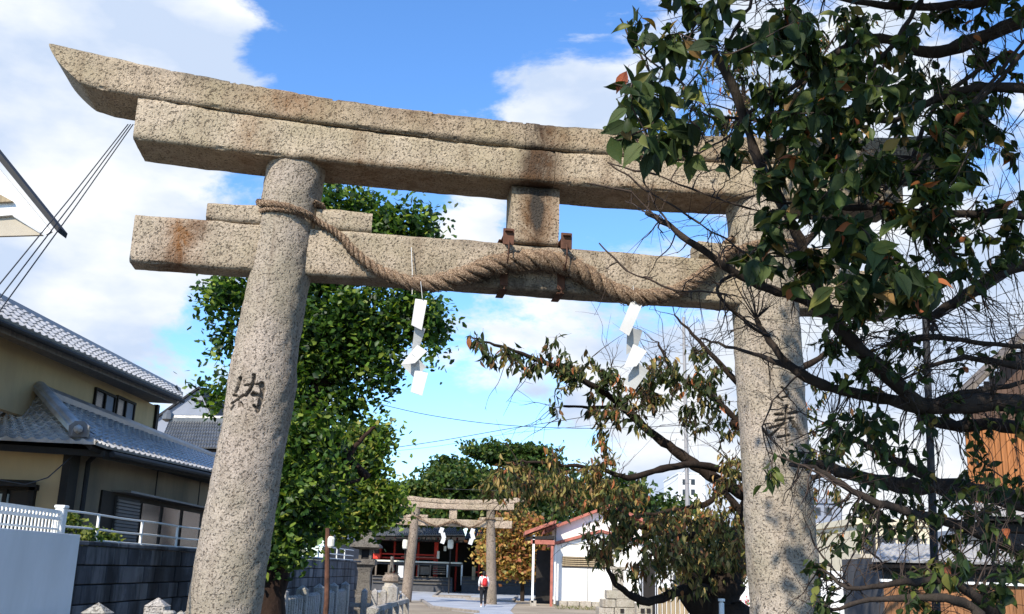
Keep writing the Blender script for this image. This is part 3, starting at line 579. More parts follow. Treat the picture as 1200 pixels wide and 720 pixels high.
def finish_leaves(t,pal,wts,mats,nobj=300,wd=.95,mat=None,LW=1.25,split=None):
    P=np.array([x[0] for x in t.leaves]); D=np.array([x[1] for x in t.leaves]); Ls=np.array([x[2] for x in t.leaves])
    d=P-np.array([0,0,EYE]); z=d@cF; px=600+FPX*(d@cR)/z; py=360-FPX*(d@cU)/z; vis=(z>.3)&(px>0)&(px<1200)&(py>0)&(py<720); size=np.where(vis,Ls/np.maximum(z,.1),0)
    idx=np.argsort(-size); top=idx[:nobj]; rest=idx[nobj:]
    # individual leaves share a few meshes
    meshes=[]
    for mi,m_ in enumerate(mats):
        for vi in range(2):
            V=LN.copy(); V[:,1]*=(LW+.22*vi); V[:,2]=V[:,2]*1.3-.22*(vi+.3)*V[:,0]**2; me=bpy.data.meshes.new('leaf'); 
            st=MB(); st.add([tuple(v) for v in V],[tuple(f) for f in LNF]); st.tube([(-.28,0,.03),(-.1,0,.01),(0,0,0),(.4,0,-.03*0),(.9,0,(V[6][2]+V[16][2])/2+.001)],[.012,.010,.010,.008,.004],3)
            me.from_pydata(st.v,[],st.f); me.materials.append(m_); me.polygons.foreach_set('use_smooth',[True]*len(me.polygons)); meshes.append(me)
    w=np.repeat(np.array(wts,float),2); w/=w.sum(); off=OFF[t.root.name]
    for i in top:
        o=bpy.data.objects.new('leaf',meshes[rng.choice(len(meshes),p=w)]); COL.objects.link(o); o.parent=t.root
        if split and P[i][2]>split[0]: o.data=meshes[rng.choice(len(meshes),p=np.repeat(split[1],2)/(2*sum(split[1])))]
        X=Vector(D[i]); up=Vector(rng.normal(0,.7,3))+Vector((0,-.75,.4)); Y=up.cross(X).normalized(); Z=X.cross(Y); s=Ls[i]
        o.matrix_local=Matrix(((X.x*s,Y.x*s,Z.x*s,P[i][0]-off.x),(X.y*s,Y.y*s,Z.y*s,P[i][1]-off.y),(X.z*s,Y.z*s,Z.z*s,P[i][2]-off.z),(0,0,0,1)))
    pc_=palette(len(rest),pal,wts)
    if split: pc_=np.where((P[rest][:,2]>split[0])[:,None],palette(len(rest),pal,split[1]),pc_)
    if len(rest): leafcloud('foliage',P[rest],D[rest],Ls[rest],rng.uniform(.85,1.2,len(rest))*wd,pc_,mat or M['leaf'],t.root,LN,LNF,curl=.6)
    if t.tw.v: t.tw.build('twigs',M['twig'],t.root,smooth=True,kind='stuff')
GREENS=[(.024,.040,.015),(.055,.080,.022),(.13,.14,.035),(.30,.10,.04),(.20,.13,.04)]
LM=[leafmat2('leaf_dark_green',(.015,.030,.012),(.030,.048,.017),.2),leafmat2('leaf_mid_green',(.045,.075,.022),(.075,.10,.03),.25),leafmat2('leaf_yellow_green',(.13,.16,.035),(.22,.20,.05),.35),leafmat2('leaf_red',(.38,.09,.05),(.50,.20,.09),.4),leafmat2('leaf_brown',(.16,.10,.04),(.26,.16,.06),.3)]
# ---- tree A: the near cherry, trunk just outside the right edge, limbs reaching in over the gate
A_=lambda x,y,Y:at(x,y,Y)
ta=Tree('cherry_tree','near cherry tree with big dark leaves and limbs reaching in from the right edge',at(1430,735,5.6)*1); 
bx=at(1430,600,5.6); ta.root.location=(bx.x,bx.y,0); OFF[ta.root.name]=Vector((bx.x,bx.y,0)); ta.mat=M['bark']
ta.limb([(bx.x+.1,bx.y,-.1),(bx.x,bx.y+.05,.8),(bx.x-.05,bx.y,1.8),(bx.x-.15,bx.y-.05,2.6),(bx.x+.1,bx.y-.1,3.6),(bx.x,bx.y,4.8)],.26,.15,'trunk',n=14)
fork=Vector((bx.x-.08,bx.y,2.2)); hi=Vector((bx.x+.05,bx.y-.1,3.5)); top=Vector((bx.x,bx.y,4.6)); low=Vector((bx.x,bx.y,1.3))
ta.limb([fork,A_(1260,500,5.5),A_(1180,472,5.4),(A_(1082,478,5.3))],.052,.046,n=12)
ta.limb([fork-Vector((0,0,.2)),A_(1280,530,5.8),A_(1190,500,5.8),A_(1120,498,5.9),A_(1080,490,5.9)],.055,.03,n=12)
ta.limb([A_(1082,478,5.3),A_(1040,440,5.2),A_(1000,402,5.1),A_(965,355,5.0),A_(945,300,4.9),A_(925,255,4.8),A_(890,190,4.7),A_(862,110,4.6),A_(835,55,4.5),A_(812,0,4.4),A_(795,-60,4.3)],.043,.013,wob=.012)
ta.limb([A_(1082,478,5.3),A_(1030,466,5.4),A_(975,455,5.4),A_(930,432,5.4),A_(902,400,5.4),A_(885,375,5.4)],.040,.014,wob=.012)
ta.limb([A_(935,436,5.4),A_(900,421,5.5),A_(860,408,5.6),A_(820,395,5.7)],.018,.006,wob=.012)
ta.limb([A_(985,385,5.05),A_(945,352,5.0),A_(905,340,4.95),A_(862,320,4.9),A_(815,288,4.8),A_(780,262,4.8),A_(757,248,4.8)],.028,.012,wob=.010)
ta.limb([A_(862,320,4.9),A_(840,340,4.8),A_(870,375,4.9),A_(900,395,5.2)],.010,.008,wob=.01)
ta.limb([low+Vector((0,0,.5)),A_(1290,620,5.8),A_(1200,588,6.0),A_(1110,572,6.2),A_(1040,566,6.3),A_(985,552,6.3),A_(945,540,6.3)],.075,.028,n=12)
ta.limb([A_(1110,572,6.2),A_(1060,545,6.2),A_(1010,520,6.1),A_(975,500,6.0)],.035,.012)
ta.limb([low+Vector((0,0,.4)),A_(1290,680,5.2),A_(1200,648,5.0),A_(1130,618,4.9),A_(1060,600,4.9),A_(1010,580,4.9),A_(960,552,4.9),A_(925,545,4.9)],.036,.009,wob=.015)
ta.limb([low,A_(1230,760,4.6),A_(1170,722,4.5),A_(1120,684,4.4),A_(1060,682,4.4),A_(1005,690,4.5),A_(960,668,4.6)],.034,.006,wob=.012)
ta.limb([low,A_(1190,760,4.4),A_(1140,712,4.3),A_(1085,700,4.3),A_(1020,706,4.4),A_(970,716,4.5)],.03,.006,wob=.012)
ta.limb([hi,A_(1300,330,5.4),A_(1200,312,5.3),A_(1130,347,5.3),A_(1090,372,5.3)],.06,.02,n=10)
ta.limb([hi,A_(1300,270,5.0),A_(1200,252,4.9),A_(1110,250,4.8),A_(1020,244,4.7),A_(960,240,4.7),A_(900,235,4.6)],.035,.006,wob=.012)
ta.limb([hi+Vector((0,0,.5)),A_(1290,120,5.2),A_(1200,104,5.0),A_(1140,103,4.9),A_(1090,120,4.9),A_(1050,140,4.8),A_(980,140,4.8),A_(900,140,4.8),A_(830,138,4.8)],.032,.006,wob=.012)
ta.limb([top,A_(1300,0,5.3),A_(1220,15,5.2),A_(1150,45,5.2),A_(1090,62,5.2),A_(1030,45,5.1),A_(985,60,5.0),A_(930,100,5.0),A_(880,130,5.0)],.062,.009,wob=.015)
ta.limb([top,A_(1300,-50,5.3),A_(1200,-10,5.2),A_(1100,8,5.1),A_(1020,5,5.0),A_(940,-10,4.9)],.045,.012,wob=.015)
ta.limb([A_(862,110,4.6),A_(850,60,4.55),A_(870,20,4.5),A_(900,-30,4.5)],.012,.006)
ta.limb([A_(890,190,4.7),A_(935,150,4.8),A_(985,110,4.9),A_(1040,60,4.9),A_(1080,0,4.9)],.02,.012,wob=.01)
ta.limb([A_(1150,345,5.3),A_(1100,270,5.2),A_(1070,200,5.1),A_(1100,120,5.1),A_(1180,60,5.1)],.014,.012,wob=.01)
ta.limb([A_(1020,244,4.7),A_(1060,200,4.8),A_(1120,150,4.8),A_(1200,60,4.8)],.006,.011,wob=.01)
ta.limb([A_(1030,244,4.7),A_(1080,190,4.7),A_(1150,110,4.7),A_(1220,20,4.7)],.006,.010,wob=.01)
for l in [[(1082,478),(1120,462),(1170,455),(1230,440)],[(1060,400),(1095,395),(1150,402),(1240,410)],[(1200,430),(1130,420),(1080,432)]]:
    ta.limb([A_(x,y,5.6) for x,y in l],.022,.010,wob=.012)
# explicit leading twigs (photo px polylines)
for pts,Y in [([(925,255),(880,245),(820,225),(770,205),(715,192)],4.6),([(930,300),(880,300),(820,262),(760,225),(712,190)],4.6),([(850,345),(790,340),(735,318),(702,285)],4.7),([(785,268),(755,215),(745,160),(755,120)],4.6),([(775,262),(740,225),(690,215)],4.6),
        ([(835,60),(800,110),(760,150),(720,165)],4.2),([(820,20),(790,70),(770,100),(735,25)],4.2),([(870,150),(820,180),(760,170)],4.2),([(900,160),(905,120),(900,60)],4.5),([(960,555),(925,540),(900,530)],4.6),([(1000,690),(975,665),(955,640)],4.6),([(1060,690),(1030,655),(1010,640)],4.6),
        ([(802,100),(745,55),(727,22)],4.2),([(800,120),(748,105),(718,98)],4.2),([(935,440),(905,470),(893,500)],5.4)]:
    for a,b in zip(pts[:-1],pts[1:]): ta.twig(A_(*a,Y),A_(*b,Y),.006,.0035,.05)
# bare twig tangle
def tangle(t,boxes):
    for x0,y0,x1,y1,Y,n,l in boxes:
        for _ in range(n):
            c=A_(rng.uniform(x0,x1),rng.uniform(y0,y1),Y+rng.uniform(-.4,.5)); p=t.near(c); 
            d=c-p
            if d.length>l: p=c-d.normalized()*l*rng.uniform(.5,1)
            q=t.twig(p,c,.0042,.0015,.1,reg=False)
            for k in range(2):
                a=q[rng.integers(3,len(q))]; e=a+(d.normalized() if d.length>0 else Vector((0,0,1)))*rng.uniform(.05,.2)+Vector(rng.normal(0,.09,3)); t.twig(a,e,.002,.0008,.1,n=2,sub=2,sides=3,reg=False)
tangle(ta,[(760,0,1200,200,4.9,220,.9),(820,180,1200,400,4.9,230,.9),(1000,300,1200,480,5.4,140,.8),(900,380,1200,600,5.5,180,.7),(930,560,1200,720,4.8,130,.7),(690,190,860,360,4.8,22,.8)])
# leaf clusters: px, py, depth, spread px, leaves, leaf length
CL=[(755,125,3.9,45,34,.115),(728,150,3.85,24,18,.115),(765,172,3.85,24,16,.12),(790,140,3.9,25,14,.12),(722,105,3.9,18,7,.115),(748,30,3.9,25,10,.11),(790,30,3.9,25,12,.11),(770,10,3.9,30,14,.11),(830,80,4.0,40,22,.11),(790,170,3.9,30,12,.11),(838,190,3.9,18,5,.11),
    (870,40,4.2,50,30,.11),(930,40,4.2,55,36,.11),(900,120,4.4,60,36,.105),(960,100,4.4,60,42,.105),(1010,60,4.5,60,42,.10),(1020,130,4.5,55,44,.10),(960,170,4.4,50,30,.105),(890,200,4.3,45,26,.11),(1080,100,4.9,60,40,.10),(1080,20,4.9,70,36,.10),(1160,60,5.2,60,30,.095),
    (1160,150,5.2,60,30,.095),(1120,180,4.7,50,34,.10),(1070,160,4.6,45,30,.10),(1130,215,4.7,40,26,.10),(1100,130,4.8,40,22,.10),(900,265,4.3,45,22,.115),(965,230,4.3,50,30,.11),(1010,205,4.5,55,30,.105),(1080,220,4.6,60,34,.105),(1150,230,4.8,60,30,.10),(1000,290,4.4,60,36,.105),(1060,300,4.5,60,44,.115),(1120,290,4.7,60,30,.105),(1180,310,4.9,50,22,.10),
    (960,320,4.5,45,20,.105),(1010,350,4.6,50,26,.105),(1080,350,4.9,60,30,.10),(890,310,4.2,18,6,.13),(1005,318,4.0,30,9,.15),(1050,325,4.0,30,9,.15),(1080,320,4.1,22,5,.15),(950,105,3.9,30,10,.13),(930,15,3.9,25,8,.13),(1040,100,4.2,40,20,.11),(990,180,4.3,45,26,.10),(940,190,4.4,45,24,.10),(1020,400,5.2,50,30,.09),(985,400,5.2,38,26,.085),(1080,420,5.4,50,30,.085),(1150,420,5.6,50,26,.085),(985,470,5.2,42,34,.085),(1030,520,5.3,55,40,.085),(1090,530,5.5,55,32,.085),(960,540,5.2,50,34,.085),(903,563,4.7,10,7,.09),(1160,500,5.5,50,30,.085),
    (1050,580,5.3,60,40,.085),(1120,590,5.2,60,44,.085),(1180,580,5.2,50,30,.085),(1000,610,5.0,45,16,.08),(1100,640,4.8,60,36,.085),(1160,650,4.8,60,40,.085),(970,660,4.7,35,16,.075),(1040,640,4.7,50,16,.08),(985,700,4.5,40,14,.075),(1100,700,4.6,60,14,.08),(1180,700,4.6,50,26,.085),(1050,620,4.8,60,18,.08)]
for (x,y,Y,sp,n,ln) in CL:
    k=max(2,n//5)
    for j in range(k):
        c=A_(x+rng.normal(0,sp*.5),y+rng.normal(0,sp*.42),Y+rng.normal(0,.22)); p=ta.near(c)
        if (c-p).length>.7: p=c+(p-c).normalized()*.6
        cherry_sprig(ta,p,c,max(2,int(n/k*(1.7 if x<860 else (3.6 if y<330 else 2.7)))),ln*(.95 if x<860 else (.88 if y<330 else .78)),None,None,.07)
# unseen crown above and beside the camera, filled out to shade the near leaves
for _ in range(70):
    c=Vector((rng.uniform(1.6,6.5),rng.uniform(1.5,8.2),rng.uniform(5.2,7.8)))
    x,y,z=pj(c)
    if z>0 and -30<x<1230 and y>-60: continue
    p=top+Vector((rng.uniform(-.1,.1),0,rng.uniform(-.6,.2)))
    q=ta.limb([p,p.lerp(c,.5)+Vector((0,0,.3)),c],.03,.006,'branch',n=6,sub=3) if _<14 else ta.twig(p.lerp(c,.6),c,.012,.004)
    for j in range(5):
        e=c+Vector(rng.normal(0,.4,3)); cherry_sprig(ta,c,e,12,.11,None,None,.12)
cp=[];cd=[]
for _ in range(330):  # dense unseen leaf clumps added to block sun from the near limbs
    c=np.array([rng.uniform(-.2,6.0),rng.uniform(.6,4.3),rng.uniform(4.9,7.4)]); x,y,z=pj(c)
    if z>0 and y>-70 and -40<x<1240: continue
    if c[1]>3.2 and c[0]<.4: continue
    m_=34; cp.append(c+rng.normal(0,.20,(m_,3))); cd.append(rng.normal(0,.6,(m_,3))+[0,0,-.8])
    if _%3==0: ta.twig(Vector(c)+Vector(rng.normal(0,.4,3)),Vector(c)+Vector(rng.normal(0,.4,3)),.01,.004)
for k_ in range(7):
    e=Vector((rng.uniform(.2,4.5),rng.uniform(1.,3.8),rng.uniform(5.4,6.8))); ta.limb([top,top.lerp(e,.5)+Vector((0,0,.4)),e],.07,.015,n=8,sub=4)
for _ in range(190):  # more unseen clumps added to shade the right end of the gate
    c=np.array([rng.uniform(1.5,5.2),rng.uniform(4.2,6.8),rng.uniform(6.0,8.0)]); x,y,z=pj(c)
    if y>-70 and x<1240: continue
    cp.append(c+rng.normal(0,.20,(34,3))); cd.append(rng.normal(0,.6,(34,3))+[0,0,-.8])
cp=np.concatenate(cp);cd=np.concatenate(cd); n_=len(cp)
leafcloud('foliage',cp,cd,rng.uniform(.08,.12,n_),np.full(n_,.95),palette(n_,GREENS,[.52,.30,.09,.03,.06]),M['leaf'],ta.root)  # leaves of the added shading crown, all out of view
finish_leaves(ta,GREENS,[.52,.31,.10,.025,.045],LM,300,.62)
# ---- tree B: the cherry behind the right pillar
tb=Tree('cherry_tree','old cherry tree behind the right pillar with olive and rusty drooping leaves',(at(850,700,12).x,12,0)); tb.mat=M['bark_b']
YB=12.
B_=lambda x,y,Y=YB:at(x,y,Y)
tb.limb([B_(850,790),B_(850,740),B_(845,700),B_(852,665),B_(870,640)],.33,.20,'trunk',n=16,wob=.05)
tb.limb([B_(838,720),B_(812,690),B_(830,660),B_(868,640)],.20,.16,n=12,wob=.05)
tb.limb([B_(868,650),B_(885,590),B_(890,545),B_(900,500),B_(905,440),B_(900,380)],.20,.08,n=12,wob=.03)
tb.limb([B_(872,580),B_(830,556),B_(790,527),B_(760,505),B_(725,472),B_(700,455,11.8),B_(660,435,11.6),B_(620,418,11.4),B_(580,405,11.2),B_(552,396,11.1)],.075,.008,wob=.02)
tb.limb([B_(730,475),B_(700,478),B_(660,475)],.03,.015)
tb.limb([B_(872,560),B_(820,545,11.7),B_(775,550,11.4),B_(735,560,11.2),B_(700,548,11.1),B_(660,545,11),B_(610,540,10.9)],.05,.012,wob=.02)
tb.limb([B_(868,600),B_(845,575),B_(830,590),B_(790,598),B_(740,605)],.05,.015)
tb.limb([B_(845,690),B_(800,692,11.4),B_(760,705,11.0),B_(730,692,10.8),B_(715,672,10.7),B_(708,650,10.7)],.06,.015,wob=.02)
tb.limb([B_(890,520),B_(840,470),B_(795,440),B_(770,400)],.04,.012); tb.limb([B_(865,450),B_(820,400),B_(790,370)],.04,.01)
tb.limb([B_(868,640),B_(840,620,11.6),B_(800,630,11.3),B_(760,620,11.1),B_(710,600,11)],.06,.015)
tb.limb([B_(860,500),B_(905,450,12.3),B_(960,420,12.4),B_(1010,380,12.5)],.07,.015); tb.limb([B_(870,600),B_(930,570,12.3),B_(985,550,12.4)],.06,.015)
tb.limb([B_(900,390),B_(895,300,11.9),B_(880,180,11.6),B_(870,90,11.4)],.07,.02); tb.limb([B_(878,200,11.6),B_(930,120,11.5),B_(980,40,11.4)],.035,.01)
tb.limb([B_(862,370),B_(940,290,12),B_(1020,200,12),B_(1080,120,12)],.06,.015)
CB=[(560,400,11.1,14,10,.13),(590,412,11.2,26,26,.13),(630,425,11.4,34,34,.13),(670,440,11.6,36,44,.13),(710,440,11.7,38,44,.13),(735,480,11.6,34,50,.135),(645,480,11.5,20,8,.13),(750,455,11.8,40,50,.13),(785,445,11.8,40,80,.13),(820,440,11.9,35,60,.13),(840,490,11.9,35,50,.13),(800,490,11.8,35,30,.13),(700,520,11.2,30,20,.12),
    (640,560,10.9,45,70,.12),(610,560,10.9,40,60,.12),(680,570,11,45,90,.12),(720,590,11,45,110,.125),(760,600,11.1,45,110,.125),(800,610,11.2,45,100,.125),(845,600,11.6,40,80,.125),(700,560,11,35,50,.12),(650,590,10.9,28,30,.12),
    (720,625,10.9,35,80,.13),(760,640,11,40,100,.13),(800,645,11.2,40,110,.13),(840,640,11.4,38,90,.13),(750,665,11,28,30,.13),(790,672,11.2,36,50,.13),(835,668,11.4,30,50,.13),(870,670,11.3,16,30,.13),(850,655,11.0,24,60,.12),(820,660,10.8,26,50,.12),(865,630,11.,20,50,.12),(600,590,10.9,30,50,.12),(570,575,10.9,22,24,.12),(690,640,10.8,22,26,.12),(712,650,10.8,18,26,.12),(860,560,11.7,25,50,.12),(855,530,11.7,20,20,.12),
    (950,590,12.2,50,60,.12),(930,520,12.3,40,40,.12),(990,560,12.4,50,50,.12),(960,470,12.3,50,36,.12),
    (870,70,11.4,45,60,.12),(850,130,11.4,40,60,.12),(900,130,11.4,50,70,.12),(930,70,11.4,55,60,.12),(880,180,11.5,40,30,.12),(960,150,11.6,50,50,.12),(830,100,11.3,25,20,.12),(1000,60,11.5,55,40,.12)]
for (x,y,Y,sp,n,ln) in CB:
    k=max(2,n//7)
    for j in range(k):
        c=B_(x+rng.normal(0,sp*.5),y+rng.normal(0,sp*.42),Y+rng.normal(0,.3)); p=tb.near(c)
        if (c-p).length>1.2: p=c+(p-c).normalized()*.9
        cherry_sprig(tb,p,c,max(2,int(n/k*(4.2 if (y<530 and x<860) else 3.0))),ln*(.9 if y<530 else .78),None,None,.14,1.3,.006)
for _ in range(210):
    x,y=[(rng.uniform(560,860),rng.uniform(470,640)),(rng.uniform(700,880),rng.uniform(360,520)),(rng.uniform(760,1050),rng.uniform(20,420))][_%3]
    c=B_(x,y,11.5+rng.uniform(-.6,.6)); p=tb.near(c); d=c-p
    if d.length>1.3: p=c-d.normalized()*1.2
    q=tb.twig(p,c,.006,.002,.1,reg=False,sides=4)
    for k in range(2): a=q[rng.integers(3,len(q))]; tb.twig(a,a+Vector(rng.normal(0,.18,3))+d.normalized()*.15,.003,.001,.1,n=2,sub=2,sides=3,reg=False)
LMB=[leafmat2('autumn_leaf_green',(.022,.036,.014),(.045,.06,.02),.25),leafmat2('autumn_leaf_olive',(.13,.13,.04),(.22,.19,.06),.3),leafmat2('autumn_leaf_yellow',(.28,.22,.06),(.36,.22,.07),.3),leafmat2('autumn_leaf_orange',(.38,.13,.055),(.45,.19,.09),.35),leafmat2('autumn_leaf_brown',(.13,.075,.035),(.20,.12,.05),.25)]
finish_leaves(tb,[(.045,.062,.02),(.20,.18,.06),(.38,.27,.10),(.38,.14,.06),(.15,.085,.04)],[.20,.36,.20,.06,.18],LMB,300,.42,LW=.9,split=(3.15,[.72,.12,.03,.05,.08]))
# ---- the ginkgo behind the left pillar
def crown(t,blobs,nc,per,rc,ln,pal,w,mat,T=FT,Fc=FF,wd=1.,shell=.55,flat=1.,gap=None):
    P=[];D=[]; wt=np.array([b[3]*b[4] for b in blobs],float); wt/=wt.sum()
    per0=per; rc0=rc
    for _ in range(nc):
        kf=rng.uniform(.45,1.5); rc=rc0*kf; per=max(3,int(per0*kf*kf))
        b=blobs[rng.choice(len(blobs),p=wt)]; x,y,Y,rx,ry=b; u=rng.normal(size=3); u/=np.linalg.norm(u); k=rng.uniform(shell,1.0)
        s=Y/FPX; c=np.array(at(x,y,Y))+u*k*np.array([rx*s,(rx+ry)/2*s*.8,ry*s])
        pts=c+rng.normal(size=(per,3))*rc*np.array([1,1,flat]); P.append(pts); D.append(rng.normal(size=(per,3))+u*.8+[0,0,-.35])
    P=np.concatenate(P);D=np.concatenate(D); n=len(P); P[:,2]=np.maximum(P[:,2],.15)
    tint=palette(n,pal,w); leafcloud('foliage',P,D,ln*rng.uniform(.7,1.25,n),np.full(n,wd),tint,mat,t.root,T,Fc)
gx=at(316,700,14).x; tg=Tree('ginkgo_tree','leafy green ginkgo tree rising behind the left pillar of the front torii',(gx,14,0)); tg.mat=M['bark_g']
tg.limb([(gx-.1,14,-.1),(gx,14,1.2),(gx+.1,14,2.2),(gx+.35,14,3.5),(gx+.6,14,5),(gx+.8,14,6.4)],.27,.07,'trunk',n=16)
for x,y,z0 in [(300,330,3.),(440,360,3.2),(400,290,4),(350,450,2.4),(430,560,2.0),(270,430,2.8),(470,300,3.8),(340,260,3.8),(440,500,2.6),(360,600,1.9)]:
    p=min(tg.seg,key=lambda s_:abs(s_[0].z-z0))[0]; tg.limb([p,p.lerp(at(x,y,14),.5)+Vector((0,rng.uniform(-.3,.3),.15)),at(x,y,14)],.06,.015)
GB=[(400,255,14,48,30),(440,275,14,40,22),(370,300,14,60,45),(425,305,14,30,20),(296,352,14,26,26),(280,362,14,12,18),(368,385,14,74,65),(450,365,14,50,32),(488,378,14,22,22),(420,430,14,50,36),(440,415,14,24,18),(390,400,14,55,40),(350,480,14,60,60),(330,560,14,45,70),(325,628,13.6,34,36),(345,640,13.6,20,20),(362,590,14,36,46),(262,440,14,6,14),(405,470,14,22,20),(470,270,14,22,16),(360,540,13.4,40,60)]+[(x,y,14+rng.uniform(-.3,.3),rng.uniform(7,13),rng.uniform(7,13)) for x,y in [(497,262),(485,248),(508,372),(512,388),(498,408),(258,350),(264,334),(385,228),(350,232),(410,228),(455,262),(470,322),(492,340),(264,398),(254,462),(300,318),(500,280),(462,300)] for _ in range(3)]
crown(tg,GB,720,44,.115,.058,[(.04,.09,.016),(.10,.17,.026),(.22,.28,.045),(.018,.042,.011)],[.32,.26,.14,.28],M['leaf_g'],shell=.55)
tg.tw.build('twigs',M['twig'],tg.root,kind='stuff') if tg.tw.v else None
th=Tree('ginkgo_tree','smaller pale green tree between the ginkgo and the stone lantern',(-5.3,19,0)); th.mat=M['bark_g']
hx=-5.3; th.limb([(hx,19,-.1),(hx,19,1.5),(hx+.4,19,3),(hx+1.2,19,4.2)],.12,.05,'trunk')
for x,y in [(425,520),(440,590),(395,600)]: p=th.seg[8][0]; th.limb([p,p.lerp(at(x,y,19),.5),at(x,y,19)],.05,.015)
crown(th,[(412,520,19,30,24),(443,512,19.3,14,16),(428,580,19,34,30),(395,590,18.7,32,38),(446,588,19,16,20),(410,550,18.9,28,30)],340,42,.14,.07,[(.09,.15,.025),(.17,.24,.04),(.30,.30,.06),(.03,.06,.015)],[.3,.35,.15,.2],M['leaf_g'],shell=.3)
th.tw.build('twigs',M['twig'],th.root,kind='stuff') if th.tw.v else None
# ---- trees further back
def fartree(name,label,base,blobs,nc,per,rc,ln,pal,w,trunk=(.35,.15),group=None,shell=.5,flat=.5):
    t=Tree(name,label,base,group=group); t.mat=M['bark_b']; b=Vector(base); tops=[at(x,y,Y) for x,y,Y,_,_ in blobs]; c=sum(tops,Vector())/len(tops)
    t.limb([b-Vector((0,0,.2)),b.lerp(c,.5)+Vector((.2,0,0)),c],trunk[0],trunk[1],'trunk',n=10)
    for q in tops[:6]: p=t.seg[len(t.seg)//3][0]; t.limb([p,p.lerp(q,.5)+Vector((0,0,-.2)),q],trunk[1]*.7,trunk[1]*.2,n=6)
    crown(t,blobs,nc,per,rc,ln,pal,w,M['leaf_far'],DT,DF,shell=shell,flat=flat); return t
EG=[(.035,.065,.014),(.06,.10,.02),(.12,.135,.03),(.018,.034,.010)]
fartree('evergreen_tree','broad dark evergreen tree with layered boughs rising behind the distant torii',(at(655,690,74).x,74,0),[(578,530,74,34,10),(530,550,73,30,14),(610,535,74,34,14),(555,572,70,70,24),(492,580,70,22,14),(620,578,74,50,26),(640,560,76,30,22),(530,598,70,60,18),(600,603,72,60,20),(560,590,76,80,22),(480,603,74,40,14)],1050,44,.42,.26,EG,[.35,.3,.15,.2],(.6,.35),flat=.28)
fartree('evergreen_tree','dark tree standing left of the shrine hall behind the stone lantern',(at(450,690,90).x,90,0),[(445,610,90,34,26),(470,620,90,30,24),(430,640,90,24,24)],200,40,.8,.4,EG,[.3,.1,.02,.58],(.4,.2),flat=.4)
fartree('evergreen_tree','dark tree behind the shrine hall right of the distant torii',(at(650,690,94).x,94,0),[(660,600,94,50,40),(720,600,96,50,40),(640,640,92,40,30),(780,620,100,50,40)],330,40,1.,.45,EG,[.4,.2,.1,.3],(.4,.2),flat=.4)
fartree('maple_tree','small maple with orange and yellow autumn leaves right of the distant torii',(at(612,706,60).x,60,0),[(603,630,60,28,16),(580,642,60,16,15),(626,642,60,14,16),(590,618,60,18,12),(600,660,60,30,16),(615,622,60,24,18)],330,34,.28,.20,[(.34,.17,.05),(.40,.28,.08),(.30,.12,.055),(.13,.13,.03)],[.3,.27,.2,.23],(.14,.07),flat=.7)
# ---------------------------------------------------------------- left side: block wall, panel, fences
import bmesh
WX=-4.4
bw=thing('block_wall',(WX,11,0),'long dark stained concrete block wall behind the stone fence on the left','wall')
CH=.198; ZT=1.762; nblk=0; rest=MB()
core=MB(); core.box((WX-.07,20.5,ZT/2-.02),(.10,21.,ZT-.06)); core.build('mortar_core',M['mortar'],bw)
bm_=None
for r in range(9):
    z=ZT-.035-CH*(r+.5)
    for k in range(53):
        y=10.05+.4*(k+.5)+(.2 if r%2 else 0); 
        if y>31: continue
        if r<8 and nblk<296 and y<25-.0*r and z>.25:
            mb=MB(); mb.bev((WX+.003*rng.normal(),y,z),(.15,.388,CH-.012),.007); mb.build('block',M['block'],bw); nblk+=1
        else: rest.bev((WX+.003*rng.normal(),y,z),(.15,.388,CH-.012),.007)
rest.build('far_blocks',M['block'],bw,kind='stuff')
for k in range(27): mb=MB(); mb.bev((WX,10.05+.8*(k+.5)-.0,ZT-.012),(.19,.79,.045),.008); mb.build('coping',M['block'],bw)
mb=MB(); mb.bev((WX+.015,10.13,.86),(.2,.17,1.74),.012); mb.build('end_post',M['block'],bw)
pn=MB(); A=onX(95,627,-4.12); pn.bev((-4.14,A.y-2.4,(A.z)/2),(.03,4.8,A.z),.003)
pnl=thing('site_hoarding',(-4.14,8,0),'large plain pale blue-grey board standing in front of the block wall at lower left','panel')
pn.build('board',M['panel'],pnl)
for k in range(3): mb=MB(); mb.box((-4.19,A.y-.3-2.*k,.9),(.05,.05,1.76)); mb.build('stud',M['wood_g'],pnl)
# white grille fence
wf=thing('grille_fence',(WX,9.5,0),'white metal grille fence with thin bars above the pale board','fence')
y1=onX(73,598,WX).y; zt=2.045
for k in range(46):
    y=y1-.1-.075*k; mb=MB(); mb.box((WX,y,1.83),(.012,.022,.40)); mb.build('bar',M['white'],wf)
for z,h in ((2.03,.035),(1.965,.03),(1.865,.018)):
    mb=MB(); mb.box((WX+.014,y1-1.8,z),(.016,3.6,h)); mb.build('rail',M['white'],wf)
for k in range(46): mb=MB(); mb.tube([(WX+.016,y1-.1-.075*k-.03,1.972),(WX+.018,y1-.1-.075*k+.005,2.02)],.008,5); mb.build('lattice_bar',M['white'],wf)
mb=MB(); mb.bev((WX,y1-.02,1.81),(.09,.10,.52),.008); mb.bev((WX,y1-.02,2.085),(.105,.115,.03),.006); mb.build('post',M['white'],wf)
